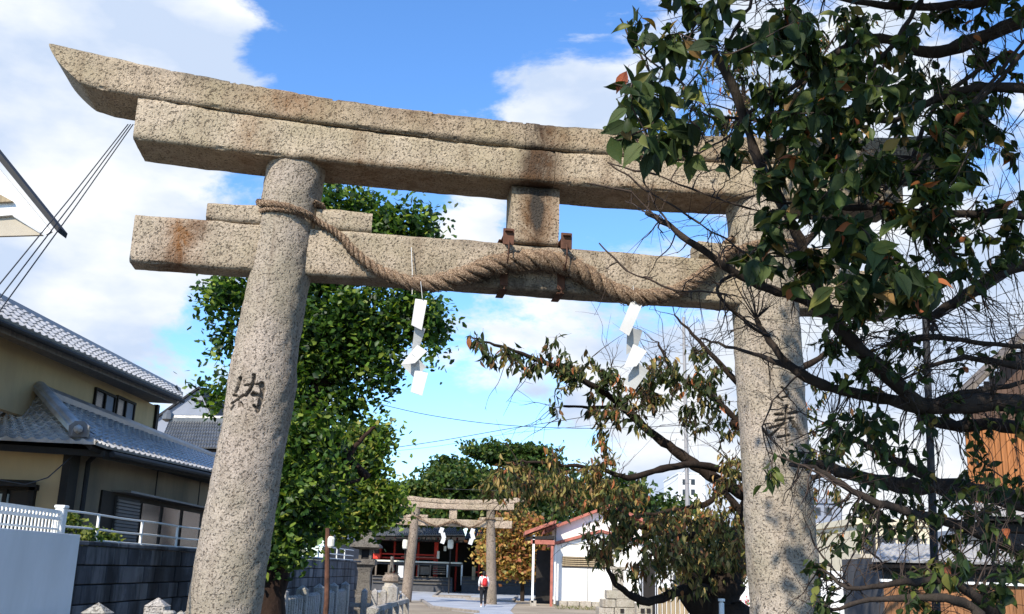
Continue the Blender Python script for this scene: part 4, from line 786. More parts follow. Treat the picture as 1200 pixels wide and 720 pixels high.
# pipe railing on the wall
pr=thing('pipe_railing',(WX,12,1.76),'thin white pipe railing on top of the dark block wall','railing')
for z in (2.055,1.90): 
    mb=MB(); mb.tube([(WX,y,z+.004*math.sin(y*3)) for y in np.linspace(y1+.05,30.5,40)],.012,6); mb.build('rail',M['white'],pr)
mb=MB(); mb.tube([(WX,y,1.785) for y in np.linspace(11.2,30.5,30)],.010,6); mb.build('rail',M['white'],pr)
for px in (115,167,209,240):
    pass
yy=[onX(x,620,WX).y for x in (114,166,208)]
for y in yy+[yy[2]+1.35*k for k in range(1,12)]:
    mb=MB(); mb.tube([(WX,y,1.77),(WX,y,2.06)],.017,8); mb.lathe((WX,y,1.765),[(.035,0),(.035,.01),(.02,.014)],8); mb.build('post',M['white'],pr)
# creeper on the wall
def leafy(name,label,cat,blobs,nc,per,rc,ln,pal,w,stem=None,T=LT,Fc=LF,grp=None):
    b=at(*blobs[0][:3]); t=Tree(name,label,(b.x,b.y,stem if stem is not None else 0),cat,grp); t.mat=M['twig']
    for bl in blobs:
        c=at(*bl[:3]); t.twig(Vector((b.x,b.y,stem or 0)),c,.008,.003)
    crown(t,blobs,nc,per,rc,ln,pal,w,M['leaf_g'],T,Fc,shell=.1); t.tw.build('stem',M['twig'],t.root); return t
leafy('wall_plant','low yellow-green plant spilling over the top of the block wall by the first railing post','plant',[(110,632,11.3,13,6),(122,630,11.8,12,8),(100,628,11.1,8,8),(135,633,12.2,10,4),(85,612,11.2,6,9)],60,14,.03,.05,[(.09,.13,.03),(.20,.23,.05),(.04,.07,.02)],[.4,.4,.2],1.76)
# ---------------------------------------------------------------- stone fence
sf=thing('stone_fence',(-3.9,18,0),'pale grey stone shrine fence of capped posts and narrow uprights running along the block wall','stone fence')
fx=lambda y:-3.62-(y-9.5)*.031
def fpost(p,w,h,par,cap=.06,name='post'):
    mb=MB(); x,y=p; mb.bev((x,y,(h-cap)/2),(w,w,h-cap),.012); a=w/2+.0
    z=h-cap; mb.add([(x-a,y-a,z),(x+a,y-a,z),(x+a,y+a,z),(x-a,y+a,z),(x,y,h+.02)],[(0,1,4),(1,2,4),(2,3,4),(3,0,4)]); return mb.build(name,M['g_fence'],par)
posts=[9.5,11.3,13.2]+[18.6,20.9,23.2,25.6,28.0]
for y in posts: fpost((fx(y),y),.22,1.2,sf,.07)
for a,b in list(zip(posts[:2],posts[1:3]))+list(zip(posts[3:],posts[4:])):
    n=int((b-a-.3)/.27)
    for i in range(n): y=a+.2+(b-a-.4)*(i+.5)/n; fpost((fx(y),y),.14,1.03,sf,.04,'upright')
    for z in (.25,.75): mb=MB(); mb.bev((fx((a+b)/2),(a+b)/2,z),(.09,b-a-.1,.11),.01,math.atan(.031)); mb.build('rail',M['g_fence'],sf)
mb=MB(); mb.bev((fx(11.3),11.3,.06),(.34,4.2,.14),.015,math.atan(.031)); mb.build('plinth',M['g_fence'],sf)
mb=MB(); mb.bev((fx(23.3),23.3,.06),(.34,10.,.14),.015,math.atan(.031)); mb.build('plinth',M['g_fence'],sf)
sg=thing('stone_fence',(-3.4,28,0),'low stone fence with one tall post turning toward the path before the stone lantern','stone fence')
for px,y,h,w in [(427.5,30,1.0,.17),(439.5,30,1.0,.17),(450,30,1.0,.17),(461,30,1.13,.26),(472,30.2,.9,.17)]:
    fpost((at(px,690,y).x,y),w,h,sg,.07,'post')
mb=MB(); mb.bev((-3.8,30,.55),(1.6,.1,.12),.01); mb.build('rail',M['g_fence'],sg)
for px,y,h,w in [(438.5,22.6,.80,.26),(470,28.3,.80,.14),(476.5,29.6,.80,.15),(465,26.8,.78,.14),(458,25.2,.72,.12),(449,23.9,.72,.12)]: fpost((at(px,700,y).x,y),w,h,sg,.05,'post')
A=at(438.5,700,22.6);B=at(476.5,700,29.6); mb=MB(); mb.tube([(A.x,A.y,.72),(B.x,B.y,.72)],.075,4); mb.tube([(A.x,A.y,.3),(B.x,B.y,.3)],.06,4); mb.build('rail',M['g_fence'],sg)
# short stone stubs beside the left pillar
for px,h in ((182,1.09),(198,1.12)):
    p=at(px,715,10.6); mb=None; o=MB(); o.bev((p.x,p.y,h/2),(.13,.13,h),.02); ob=o.build('stone_upright',M['g_fence']); tag(ob,'rounded stub of a stone upright just '+('left of' if px==182 else 'beside')+' the capped post by the left pillar','stone post')
# ---------------------------------------------------------------- stone lantern
lx=at(427,680,33); ln_=thing('stone_lantern',(lx.x,33,0),'tall weathered stone lantern with a flared roof behind the low stone fence','stone lantern')
X=(lx.x,33,0); Q=PI/4; s2=math.sqrt(2)
def sq(name,prof,n=4): mb=MB(); mb.lathe(X,[(r*(s2 if n==4 else 1)/1.,z) for r,z in prof],n,Q if n==4 else 0); mb.build(name,M['g_lantern'],ln_)
sq('base',[(.42,0),(.42,.35),(.36,.38),(.36,.72),(.30,.76),(.30,.9)]); sq('shaft',[(.22,.9),(.19,1.1),(.19,1.45),(.23,1.6)]); sq('platform',[(.23,1.6),(.33,1.68),(.33,1.82),(.24,1.84)])
for sx in (-1,1):
    for sy in (-1,1): mb=MB(); mb.box((X[0]+sx*.16,X[1]+sy*.16,1.99),(.08,.08,.30)); mb.build('fire_box_post',M['g_lantern'],ln_)
mb=MB(); mb.box((X[0],X[1],1.99),(.26,.26,.30)); mb.build('fire_box',M['black'],ln_)
sq('roof',[(.30,2.14),(.47,2.20),(.44,2.27),(.28,2.40),(.20,2.58),(.17,2.66)]); sq('finial',[(.13,2.66),(.17,2.72),(.12,2.78),(.09,2.82),(.14,2.90),(.12,3.0),(.02,3.10)],12)
# rusty pole with a white lamp
p=at(383,690,12.5); rpz=thing('lamp_pole',(p.x,12.5,0),'rusty iron pole with a small white lamp standing before the ginkgo','lamp pole')
tp=at(384,619,12.5); mb=MB(); mb.tube([(p.x,12.5,0),(p.x+.01,12.5,1.2),(tp.x,12.5,tp.z)],[.034,.032,.028,.02],8); mb.build('pole',M['rust'],rpz)
mb=MB(); c=at(388,636,12.4); mb.lathe(c-Vector((0,0,.06)),[(.03,0),(.042,.02),(.045,.10),(.03,.13)],10); mb.build('lamp',M['lamp_paper'],rpz,smooth=False)
mb=MB(); mb.tube([(at(383,630,12.5).x,12.5,at(383,630,12.5).z),(c.x,12.4,c.z+.08)],.01,5); mb.build('arm',M['rust'],rpz)
# ---------------------------------------------------------------- tiles
def tiles(parent,A,B,C,D,nc,nr,mat,indiv=True,h=.035,name='roof_tile',deck=True):
    """A,B = eave left/right, D,C = upper left/right"""
    A,B,C,D=[np.array(p,float) for p in (A,B,C,D)]; nrm=np.cross(B-A,D-A); nrm/=np.linalg.norm(nrm); 
    if nrm[2]<0: nrm=-nrm
    S=lambda u,v:(A*(1-u)+B*u)*(1-v)+(D*(1-u)+C*u)*v
    prof=[(0,.9),(.12,1.),(.24,.7),(.40,.12),(.65,0),(.85,.25),(1.0,.9)]; big=MB()
    for j in range(nr):
        for i in range(nc):
            vs=[];m=len(prof)
            for (v,e) in ((j/nr-.12/nr,h*.85),((j+1)/nr,h*.15)):
                for q,a in prof: vs.append(S((i+q)/nc,v)+nrm*(e+h*a*.9))
            for q,a in prof: vs.append(S((i+q)/nc,j/nr-.12/nr)+nrm*(-.004))
            fs=[(k,k+1,m+k+1,m+k) for k in range(m-1)]+[(2*m+k,2*m+k+1,k+1,k) for k in range(m-1)]
            if indiv: mb=MB(); mb.add(vs,fs); mb.build(name,mat,parent)
            else: big.add(vs,fs)
    if not indiv: big.build(name+'s',mat,parent,kind='stuff')
    if not deck: return
    mb=MB(); d=nrm*.05; mb.add([A-d*2,B-d*2,C-d*2,D-d*2,A-d*.9,B-d*.9,C-d*.9,D-d*.9],[(3,2,1,0),(4,5,6,7),(0,1,5,4),(1,2,6,5),(2,3,7,6),(3,0,4,7)]); mb.build('roof_deck',M['black'],parent)
def ridge(parent,pts,w,h,mat,name='ridge'):
    mb=MB(); 
    P=[Vector(p) for p in pts]
    for a,b in zip(P[:-1],P[1:]):
        d=(b-a).normalized(); s=Vector((d.y,-d.x,0)).normalized()*w/2; u=Vector((0,0,h))
        prof=[(-1,0),(-1,.55),(-.75,.62),(-.6,.95),(-.2,1.08),(.2,1.08),(.6,.95),(.75,.62),(1,.55),(1,0)]; n=len(prof); vs=[a+s*x+u*z for x,z in prof]+[b+s*x+u*z for x,z in prof]
        mb.add(vs,[(i,(i+1)%n,n+(i+1)%n,n+i) for i in range(n)]+[tuple(range(n-1,-1,-1)),tuple(range(n,2*n))])
    return mb.build(name,mat,parent)
# ---------------------------------------------------------------- the tiled house
hs_=thing('tiled_house',(-7,15,0),'two-storey ochre Japanese house with grey tiled hip roofs beyond the block wall','house')
XS=-5.75; YC=onX(76,570,XS).y; E_=onX(124,525,-5.2); Rf=onX(250,549,-5.2); R2=Vector((-5.2,24.,Rf.z+.12)); RA=onX(46,447,-6.6)-Vector((0,0,.17)); RB=onX(250,528,-6.6)-Vector((0,0,.2)); RB2=Vector((-6.6,26.,3.87))
FL=at(-40,510,E_.y+.0)
# walls
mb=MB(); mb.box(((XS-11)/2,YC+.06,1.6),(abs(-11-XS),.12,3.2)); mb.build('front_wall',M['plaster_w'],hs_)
mb=MB(); mb.box((XS-.06,(YC+.13+25)/2,1.62),(.12,25-YC-.13,3.24)); mb.build('side_wall',M['plaster_d'],hs_)  # darker plaster puts the shade on this side into its colour
mb=MB(); mb.box((XS+.012,YC+.07,1.55),(.10,.30,3.1)); mb.build('corner_post',M['black'],hs_)
mb=MB(); mb.tube([(XS+.12,YC+.35,0),(XS+.12,YC+.35,2.85),(XS+.3,YC+.25,3.0)],.035,8); mb.build('drain_pipe',M['darkmetal'],hs_)
for yv in (16.9,19.3,21.7): mb=MB(); mb.box((XS+.004,yv,2.0),(.014,.03,2.1)); mb.build('wall_joint',M['black'],hs_)
# front window
wa=at(-60,566,YC-.03); wb=at(40,569,YC-.03); wz=wb.z; wd=MB(); cx=(wa.x+wb.x)/2; ww=wb.x-wa.x
wdo=MB(); wdo.box((cx,YC-.02,wz-.03),(ww+.12,.12,.07)); wdo.box((wb.x,YC-.02,wz-.7),(.07,.12,1.4)); wdo.box((wb.x-.35,YC-.02,wz-.7),(.05,.10,1.4)); win=wdo.build('window_frame',M['black'],hs_)
mb=MB(); mb.box((cx,YC-.005,wz-.7),(ww,.02,1.36)); mb.build('pane',M['glass'],win)
cb=at(12,580,YC); mb=MB(); mb.box(((wa.x+cb.x)/2,YC-.03,wz-.72),(cb.x-wa.x,.02,1.2)); mb.build('curtain',M['curtain'],win)
mb=MB(); mb.prism([at(-60,562,YC),at(42,566,YC),at(42,571,YC-.25),at(-60,567,YC-.25)],(0,0,.03)); mb.build('window_hood',M['black'],hs_)
# side shutters and dark glazed doors
def sbox(px0,px1,z0,z1,t_,mat,name,par=hs_,x=XS):
    a=onX(px0,600,x).y;b=onX(px1,600,x).y; mb=MB(); mb.box((x+t_/2,(a+b)/2,(z0+z1)/2),(t_,b-a,z1-z0)); return mb.build(name,mat,par)
zt_=onX(160,585,XS).z+.03
fr=sbox(115,262,1.0,zt_,.03,M['black'],'door_frame')
sbox(131,158,1.1,zt_-.05,.06,M['dgrey'],'shutter_box',fr)
a=onX(131,600,XS).y;b=onX(157,600,XS).y
for k in range(19): mb=MB(); mb.box((XS+.075,(a+b)/2,zt_-.11-.05*k),(.03,b-a,.03),ry=.4); mb.build('shutter_slat',M['shutter'],hs_)
for p0,p1 in ((163,184),(188,208),(212,232)): sbox(p0,p1,1.1,zt_-.08,.045,M['glass'],'door_pane',fr)
sbox(128,262,zt_,zt_+.03,.28,M['shutter'],'awning')
# lower roof, right slope
tiles(hs_,E_,R2,RB2,RA,48,10,M['roof'],False,.03)
# front slope as separate tiles
hipb=onX(92,512,-5.55); FL=at(-70,512.5,hipb.y-.25); FLt=Vector((FL.x,RA.y,RA.z-.0)); RAf=Vector(RA)
tiles(hs_,FL,(hipb.x+.28,hipb.y-.15,hipb.z-.10),(RA.x+.02,RA.y,RA.z-.03),(FL.x-.1,RA.y,RA.z-.55),12,11,M['roof'],True,.035,deck=False)
tiles(hs_,(hipb.x+.28,hipb.y-.15,hipb.z-.10),E_,RA,RA-Vector((.01,0,0)),3,8,M['roof'],True,.03)
ridge(hs_,[RA+Vector((0,0,-.02)),RB+Vector((0,0,-.02)),RB2],.24,.15,M['roof_d'],'ridge')
ridge(hs_,[Vector((hipb.x+.05,hipb.y-.1,hipb.z-.0)),RA+Vector((.05,-.05,.02))],.20,.13,M['roof'],'hip_ridge')
ridge(hs_,[Vector((FL.x-.1,RA.y,RA.z-.58)),RA+Vector((-.1,0,-.05))],.24,.20,M['roof_d'],'ridge')
c=Vector((hipb.x+.06,hipb.y-.17,hipb.z+.05)); mb=MB(); mb.prism([c+Vector((x,0,z)) for x,z in ((-.12,-.07),(.12,-.07),(.13,.07),(.06,.13),(-.06,.13),(-.13,.07))],(0,.05,0)); og=mb.build('ridge_end_tile',M['roof_d'],hs_)
mb=MB(); mb.lathe(c+Vector((.02,-.06,.02)),[(.0,-.06),(.05,-.03),(.06,0),(.05,.03),(0,.06)],10); mb.build('ridge_boss',M['roof'],og)
# eave boards and soffits
mb=MB(); e0=Vector((E_.x-.02,E_.y-.02,E_.z-.12)); 
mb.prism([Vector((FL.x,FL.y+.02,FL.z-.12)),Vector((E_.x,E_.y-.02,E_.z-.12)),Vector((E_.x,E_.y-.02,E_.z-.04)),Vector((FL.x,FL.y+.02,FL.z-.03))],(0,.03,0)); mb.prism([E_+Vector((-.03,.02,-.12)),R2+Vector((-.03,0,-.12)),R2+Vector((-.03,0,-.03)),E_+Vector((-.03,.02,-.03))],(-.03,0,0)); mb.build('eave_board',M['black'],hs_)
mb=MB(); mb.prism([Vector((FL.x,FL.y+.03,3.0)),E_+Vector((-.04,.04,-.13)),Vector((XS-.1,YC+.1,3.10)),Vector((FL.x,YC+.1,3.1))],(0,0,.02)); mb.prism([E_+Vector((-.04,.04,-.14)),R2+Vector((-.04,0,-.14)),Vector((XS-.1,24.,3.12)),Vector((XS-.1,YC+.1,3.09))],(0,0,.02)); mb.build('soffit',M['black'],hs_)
mb=MB(); mb.tube([E_+Vector((.05,.1,-.07)),R2+Vector((.05,0,-.09))],.04,8); mb.build('gutter',M['darkmetal'],hs_)
# upper storey
YU=onX(183,485,-6.6).y
mb=MB(); mb.box((-6.66,(YU+6)/2,3.92),(.12,YU-6,.95)); mb.build('upper_wall',M['plaster_w'],hs_)
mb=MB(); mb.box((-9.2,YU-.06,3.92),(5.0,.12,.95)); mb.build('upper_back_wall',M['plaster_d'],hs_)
mb=MB(); mb.box((-6.59,YU-.04,3.94),(.08,.12,.95)); mb.build('upper_corner_post',M['black'],hs_)
for a_,b_ in ((110,133),(136.5,157)):
    y0=onX(a_,465,-6.6).y; y1_=onX(b_,470,-6.6).y; z0=onX((a_+b_)/2,480,-6.6).z-.25; z1=onX((a_+b_)/2,460+(a_-110)*.35,-6.6).z
    f=MB(); 
    for yy_ in (y0,(y0+y1_)/2,y1_): f.box((-6.585,yy_,(z0+z1)/2),(.05,.04,z1-z0))
    f.box((-6.585,(y0+y1_)/2,z1),(.06,y1_-y0+.05,.04)); fo=f.build('window_frame',M['black'],hs_)
    for q in (0,1):
        mb=MB(); w_=(y1_-y0)/2; mb.box((-6.592,y0+w_*(q+.5),(z0+z1)/2),(.01,w_-.04,z1-z0-.03)); mb.build('pane',M['glass'] if q==0 else M['bluew'],fo)
UA=onX(0,384,-6.05)+Vector((0,-5,-.04)); UB=onX(212,466,-6.05); UC=onX(206,456,-7.3); UD=Vector((-7.3,UA.y,UC.z-.25))
UD.z=onX(20,369,-7.3).z
tiles(hs_,UA,UB,(-7.3,UC.y,UC.z),UD,58,5,M['roof'],False,.03)
ridge(hs_,[UD+Vector((0,0,-.20)),Vector((-7.3,UC.y,UC.z-.20))],.34,.24,M['roof_d'])
tiles(hs_,(-8.6,UB.y,UB.z),(-8.6,UA.y,UA.z),UD,UC,20,4,M['roof'],False,.03)
mb=MB(); mb.prism([UA+Vector((-.05,0,-.14)),UB+Vector((-.05,-.05,-.14)),UB+Vector((-.05,-.05,-.03)),UA+Vector((-.05,0,-.03))],(-.03,0,0)); mb.prism([UA+Vector((-.08,0,-.13)),UB+Vector((-.08,-.05,-.13)),Vector((-6.62,UB.y-.05,4.40)),Vector((-6.62,UA.y,4.30))],(0,0,.02)); mb.build('upper_soffit',M['wood_g'],hs_)
mb=MB(); mb.tube([UA+Vector((.05,0,-.06)),UB+Vector((.05,0,-.07))],.035,8); mb.build('gutter',M['darkmetal'],hs_)
mb=MB(); mb.prism([UB+Vector((0,.02,-.12)),UC+Vector((0,.02,-.05)),UC+Vector((0,.02,.1)),UB+Vector((0,.02,0))],(0,.04,0)); mb.build('verge_board',M['black'],hs_)
mb=MB(); mb.tube([onX(0,563,-5.6),onX(30,566,-5.6)+Vector((0,0,-.02)),onX(56,560,-5.6),Vector((XS+.1,YC,2.95))],.008,5); tag(mb.build('cable',M['cable']),'thin dark cable drooping along the ochre front wall of the tiled house','cable')
# white-gabled eave top left
ge=thing('white_gable_house',(-5,11,0),'corner of a pale gabled house with a dark roof edge at the left frame edge','house')
Yg=10.; pt=lambda x,y,Y=Yg:at(x,y,Y)
mb=MB(); mb.prism([pt(67,272),pt(-120,42),pt(-120,30),pt(69,266)],(0,.22,0)); mb.build('roof',M['darkmetal'],ge)
mb=MB(); mb.prism([pt(-120,56,10.05),pt(60,271,10.05),pt(54,275,10.05),pt(14,252,10.05),pt(-120,262,10.05)],(0,.04,0)); mb.build('gable_board',M['white'],ge)
mb=MB(); mb.prism([pt(-120,280,10.09),pt(50,275.5,10.09),pt(14,253,10.09),pt(-120,263,10.09)],(0,.04,0)); mb.build('eave_box',M['soffit'],ge)
mb=MB(); mb.prism([pt(-120,280,10.3),pt(48,276,10.3),pt(46,277,10.45),pt(-120,279,10.45)],(0,0,.03)); mb.build('soffit',M['soffit'],ge)
a=pt(-40,262,10.4); mb=MB(); mb.box((a.x-1.6,10.5,a.z/2+.0),(3.2,.3,a.z)); mb.build('wall',M['cream'],ge)
mb=MB(); mb.prism([pt(-60,195,10.0),pt(15,236,10.0),pt(-60,240,10.0)],(0,.04,0)); mb.build('vent_board',M['wood_s'],ge)
for k,(a,b) in enumerate((((141,148),(-10,345)),((145,148),(-10,362)),((148,150),(-10,378)))):
    A=torii_world(onT(150+3*k,146,.20)); B=at(b[0],b[1],5.6); mid=(A+B)/2-Vector((0,0,.015)); mb=MB(); mb.tube([A,mid,B,B+(B-A)*.4],.0042,5)
    tag(mb.build('cable',M['cable']),['upper','middle','lower'][k]+' of three thin cables running down left from the top beam of the front torii','cable','cables at the left of the front torii')
# neighbouring houses
nh=thing('grey_house',(at(215,650,30).x,30,0),'blue-grey gabled house with a black roof edge behind the tiled house','house')
q=lambda x,y,Y=30.:at(x,y,Y)
mb=MB(); b0=q(176,500); b1=q(251,500); mb.prism([Vector((b0.x,30,0)),Vector((b1.x,30,0)),q(250,492),q(233,457),q(176,494)],(0,8,0)); mb.build('wall',M['bluew'],nh)
mb=MB(); mb.prism([q(252,494,29.9),q(233,455,29.9),q(233,452.6,29.9),q(254,493,29.9)],(0,8.3,0)); mb.prism([q(172,498,29.9),q(233,455,29.9),q(233,452.6,29.9),q(172,495,29.9)],(0,8.3,0)); mb.build('roof',M['darkmetal'],nh)
for x,y in ((228,467.5),(234.5,470.5)): c=q(x,y,29.95); mb=MB(); mb.box(c,(.10,.1,.05)); mb.build('vent',M['black'],nh)
th2=thing('tiled_house',(at(228,650,25).x,26,0),'low house with a dark weathered tile roof between the grey house and the left pillar','house')
a,b=at(186,524,24),at(275,526,24); c,d=at(275,494,26),at(199,493,26)
tiles(th2,a,b,c,d,26,8,M['roof_g'],False,.03); ridge(th2,[d-Vector((0,0,.05)),c-Vector((0,0,.05))],.3,.18,M['roof_g'])
mb=MB(); mb.lathe(d+Vector((-.02,-.1,-.05)),[(.05,0),(.16,.06),(.14,.2),(.04,.30)],8); mb.build('ridge_end_tile',M['roof_g'],th2)
mb=MB(); mb.box(((a.x+b.x)/2,26.5,a.z/2-.1),(b.x-a.x-.3,4,a.z-.1)); mb.build('wall',M['plaster_d'],th2)
# boarded wall with a tile coping behind the far block wall
kw=thing('roofed_wall',(at(400,650,34).x,34,0),'grey boarded wall with a tiled coping left of the stone lantern','wall')
a,b=at(384,640,32),at(434,644,43); mb=MB(); mb.prism([(a.x,a.y,0),(b.x,b.y,0),(b.x,b.y,2.6),(a.x,a.y,2.45)],(-.12,0,0)); mb.build('wall',M['dgrey'],kw)
a,b=at(381,627,32),at(432,632,43); tiles(kw,(a.x+.1,a.y,a.z-.12),(b.x+.1,b.y,b.z-.10),(b.x-.25,b.y,b.z+.02),(a.x-.25,a.y,a.z),30,2,M['roof_g'],False,.03); ridge(kw,[(a.x-.25,a.y,a.z-.02),(b.x-.25,b.y,b.z)],.2,.12,M['roof_g'])
mb=MB(); 
a,b=at(396,566,22),at(428,549,22); gh=thing('roof_gable_house',(a.x,24,0),'small roof corner showing between the two ginkgo crowns','house'); tiles(gh,(a.x-1.2,22.,a.z-.05),(a.x,22,a.z-.08),b,(b.x-1.2,22.6,b.z+.4),10,4,M['roof_g'],False,.03)
mb=MB(); mb.prism([a+Vector((0,0,-.14)),b+Vector((0,0,-.10)),b,a+Vector((0,0,-.02))],(0,.06,0)); mb.build('verge_board',M['wood_g'],gh)
mb=MB(); mb.box((a.x-3.4,24.5,a.z/2-.1),(2.8,3.,a.z-.2)); mb.build('wall',M['plaster_d'],gh)
# ---------------------------------------------------------------- shrine hall
YH=78.; h=lambda x,y,Y=YH:at(x,y,Y); mpp=YH/FPX
sh=thing('shrine_hall',(h(540,690).x,YH+4,0),'dark wooden shrine hall with red posts and rails at the end of the path','shrine hall')
def hb(x0,y0,x1,y1,d,mat,name,Y=YH,par=sh,zb=None):
    a=h(x0,(y0+y1)/2,Y);b=h(x1,(y0+y1)/2,Y); zt_=h((x0+x1)/2,y0,Y).z; z0=h((x0+x1)/2,y1,Y).z if zb is None else zb
    mb=MB(); mb.bev(((a.x+b.x)/2,Y+d/2,(zt_+z0)/2),(b.x-a.x,d,abs(zt_-z0)),min(.02,abs(zt_-z0)*.2)); return mb.build(name,mat,par)
hb(405,628,665,690,.3,M['black'],'back_wall',84,sh,0)
for i,(x0,x1,yt) in enumerate([(436,530,676),(436,530,680),(436,530,684.5)]): hb(x0,yt,x1,yt+6,.8,M['dgrey'],'step',YH-.5*i-1.0,sh,0)
for i,yt in enumerate([678,682,686]): hb(541,yt,668,yt+6,.7,M['dgrey'],'step',YH-.5*i-.5,sh,0)
hb(436,657.6,541,659.6,3.,M['lamp_paper'],'veranda_edge',YH-.2); hb(436,660.3,541,662.5,3.,M['dgrey'],'veranda_beam',YH)
for x in (440,455,475,490,504,524,541): hb(x-1,662,x+1,686,.15,M['white'] if x in(524,541) else M['wood_g'],'veranda_post',YH-.3)
hb(489,664,503,674,.1,M['wood_g'],'base_panel',YH-.1); 
for k in range(4): hb(507,664+2.6*k,522,665.6+2.6*k,.4,M['wood_g'],'stair_tread',YH-.2-.3*k)
for x in (437,462,490,511,535,562,590,618,645): hb(x-(2.4 if x==511 else 1.1),630,x+(2.4 if x==511 else 1.1),668,.3,M['red'],'post',YH+.9+ (0 if x==511 else 1.5),sh,0)
for y in (649,653.5): hb(436,y,512,y+1.7,.12,M['red'],'rail',YH+.6)
hb(470,652.5,512,654,.12,M['redbrown'],'rail',YH+.2); hb(436,641,446,655,.8,M['red'],'offering_shelf',YH+.1); hb(437.5,644,444.5,649,.4,M['black'],'shelf_niche',YH-.1)
for x in (555,605): hb(x-2,664,x+2,680,.25,M['wood_s'],'notice_post',YH-.6)
hb(555,671,640,673,.12,M['red'],'rail',YH+1.2)
for x in (494,499,505,511,518): hb(x-1.2,630,x+1.2,634.5,.06,M['paper'],'paper_slip',YH-.4)
hb(512,646,515,655,.1,M['lamp_paper'],'paper_charm',YH); hb(520,640,523,646,.1,M['lamp_paper'],'paper_charm',YH)
for (x0,x1,yt,yb,Y0,Y1,n_) in [(432,545,628,622,YH-1.4,YH+2.5,44),(545,664,632,622,YH-.8,YH+2.5,44)]:
    tiles(sh,h(x0,yt,Y0),h(x1,yt,Y0),h(x1-6,yb-10,Y1),h(x0+6,yb-10,Y1),n_,8,M['roof_g'],False,.08)
mb=MB(); a=h(430,629,YH-1.3); b=h(664,633,YH-1.3); mb.box(((a.x+b.x)/2,YH+2.6,a.z-.14),(b.x-a.x,8.6,.14)); mb.build('ceiling',M['black'],sh)  # ceiling slab added to keep the sun out of the hall
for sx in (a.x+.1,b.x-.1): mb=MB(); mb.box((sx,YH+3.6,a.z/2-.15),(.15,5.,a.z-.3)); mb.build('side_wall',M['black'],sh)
for i in range(3): hb(436,675.5+4*i,530,676.4+4*i,.12,M['g_lantern'],'step_edge_strip',YH-.5*i-1.13); hb(541,677.5+4*i,668,678.3+4*i,.12,M['g_lantern'],'step_edge_strip',YH-.5*i-.63)  # paler strips laid along the step tops
for i,(x,lab) in enumerate([(475,'white paper lantern hanging just left of the distant torii left pillar'),(528,'white paper lantern hanging right of centre under the distant torii')]):
    t=thing('paper_lantern',h(x,652,72),lab,'lantern','paper lanterns before the shrine hall'); c=h(x,638,72); mb=MB(); mb.lathe(c-Vector((0,0,.32)),[(.10,0),(.17,.05),(.20,.2),(.20,.45),(.17,.6),(.10,.64)],14); mb.build('shade',M['lamp_paper'],t,smooth=False)
    mb=MB(); mb.lathe(c-Vector((0,0,.36)),[(.14,0),(.14,.04)],12); mb.lathe(c+Vector((0,0,.32)),[(.14,0),(.14,.04)],12); mb.build('rim',M['black'],t)
    mb=MB(); mb.tube([(c.x,72.3,0),(c.x,72.3,c.z+.5),(c.x,72.,c.z+.36)],.05,6); mb.build('pole',M['black'],t)
# komainu guardian on its pedestal
kx=at(458,690,66); kp=thing('guardian_pedestal',(kx.x,66,0),'round stone pedestal of the guardian statue in front of the shrine hall','pedestal'); c=(kx.x,66,0)
mb=MB(); mb.lathe(c,[(.55,0),(.55,.45),(.45,.5),(.42,.7)],10); mb.build('foot',M['g_pale'],kp); mb=MB(); mb.lathe((c[0],c[1],.7),[(.42,0),(.58,.1),(.55,.35),(.40,.5),(.46,.6)],10); mb.build('drum',M['g_far_p'],kp)
kz=1.3
def skin(name,verts,edges,mat,parent=None,sub=1,root=0,loc=None):
    bm=bmesh.new(); lay=bm.verts.layers.skin.verify(); vs=[]
    off=OFF.get(parent.name) if parent else Vector(loc or (0,0,0))
    for i,(x,y,z,r) in enumerate(verts):
        v=bm.verts.new(Vector((x,y,z))-(off or Vector())); v[lay].radius=(r,r) if not isinstance(r,tuple) else r; v[lay].use_root=(i==root); vs.append(v)
    for a,b in edges: bm.edges.new((vs[a],vs[b]))
    me=bpy.data.meshes.new(name); bm.to_mesh(me); bm.free(); me.materials.append(mat); o=link(name,me,parent)
    if not parent and loc: o.location=loc
    m=o.modifiers.new('skin','SKIN'); m.use_smooth_shade=True; m.branch_smoothing=.4; s_=o.modifiers.new('sub','SUBSURF'); s_.levels=sub; s_.render_levels=sub; return o
x,y=kx.x,66
kd=skin('guardian_dog',[(x,y,kz+.25,.16),(x,y-.1,kz+.5,.17),(x,y-.18,kz+.72,.13),(x,y-.28,kz+.85,.14),(x,y-.42,kz+.82,.07),(x-.1,y-.25,kz+.25,.06),(x-.1,y-.28,kz+.02,.06),(x+.1,y-.25,kz+.25,.06),(x+.1,y-.28,kz+.02,.06),(x-.14,y+.05,kz+.1,.10),(x+.14,y+.05,kz+.1,.10),(x,y+.2,kz+.35,.08),(x,y+.26,kz+.65,.07),(x-.08,y-.25,kz+1.0,.03),(x+.08,y-.25,kz+1.0,.03)],[(0,1),(1,2),(2,3),(3,4),(1,5),(5,6),(1,7),(7,8),(0,9),(0,10),(0,11),(11,12),(3,13),(3,14)],M['g_lantern'],None,1,0,(x,y,kz))
tag(kd,'seated stone guardian dog on a round pedestal before the shrine hall','guardian statue')
hb2=MB(); c=at(470,663,70); hb2.bev((c.x,70,c.z-.40),(.36,.03,.78),.008); bo=thing('cloth_banner',(c.x,70,0),'white cloth notice hanging beside the guardian statue','banner'); hb2.build('cloth',M['paper'],bo); mb=MB(); mb.tube([(c.x-.3,70.04,0),(c.x-.3,70.04,c.z+.05),(c.x+.3,70.04,c.z+.05),(c.x+.3,70.04,0)],.025,5); mb.build('frame',M['black'],bo)
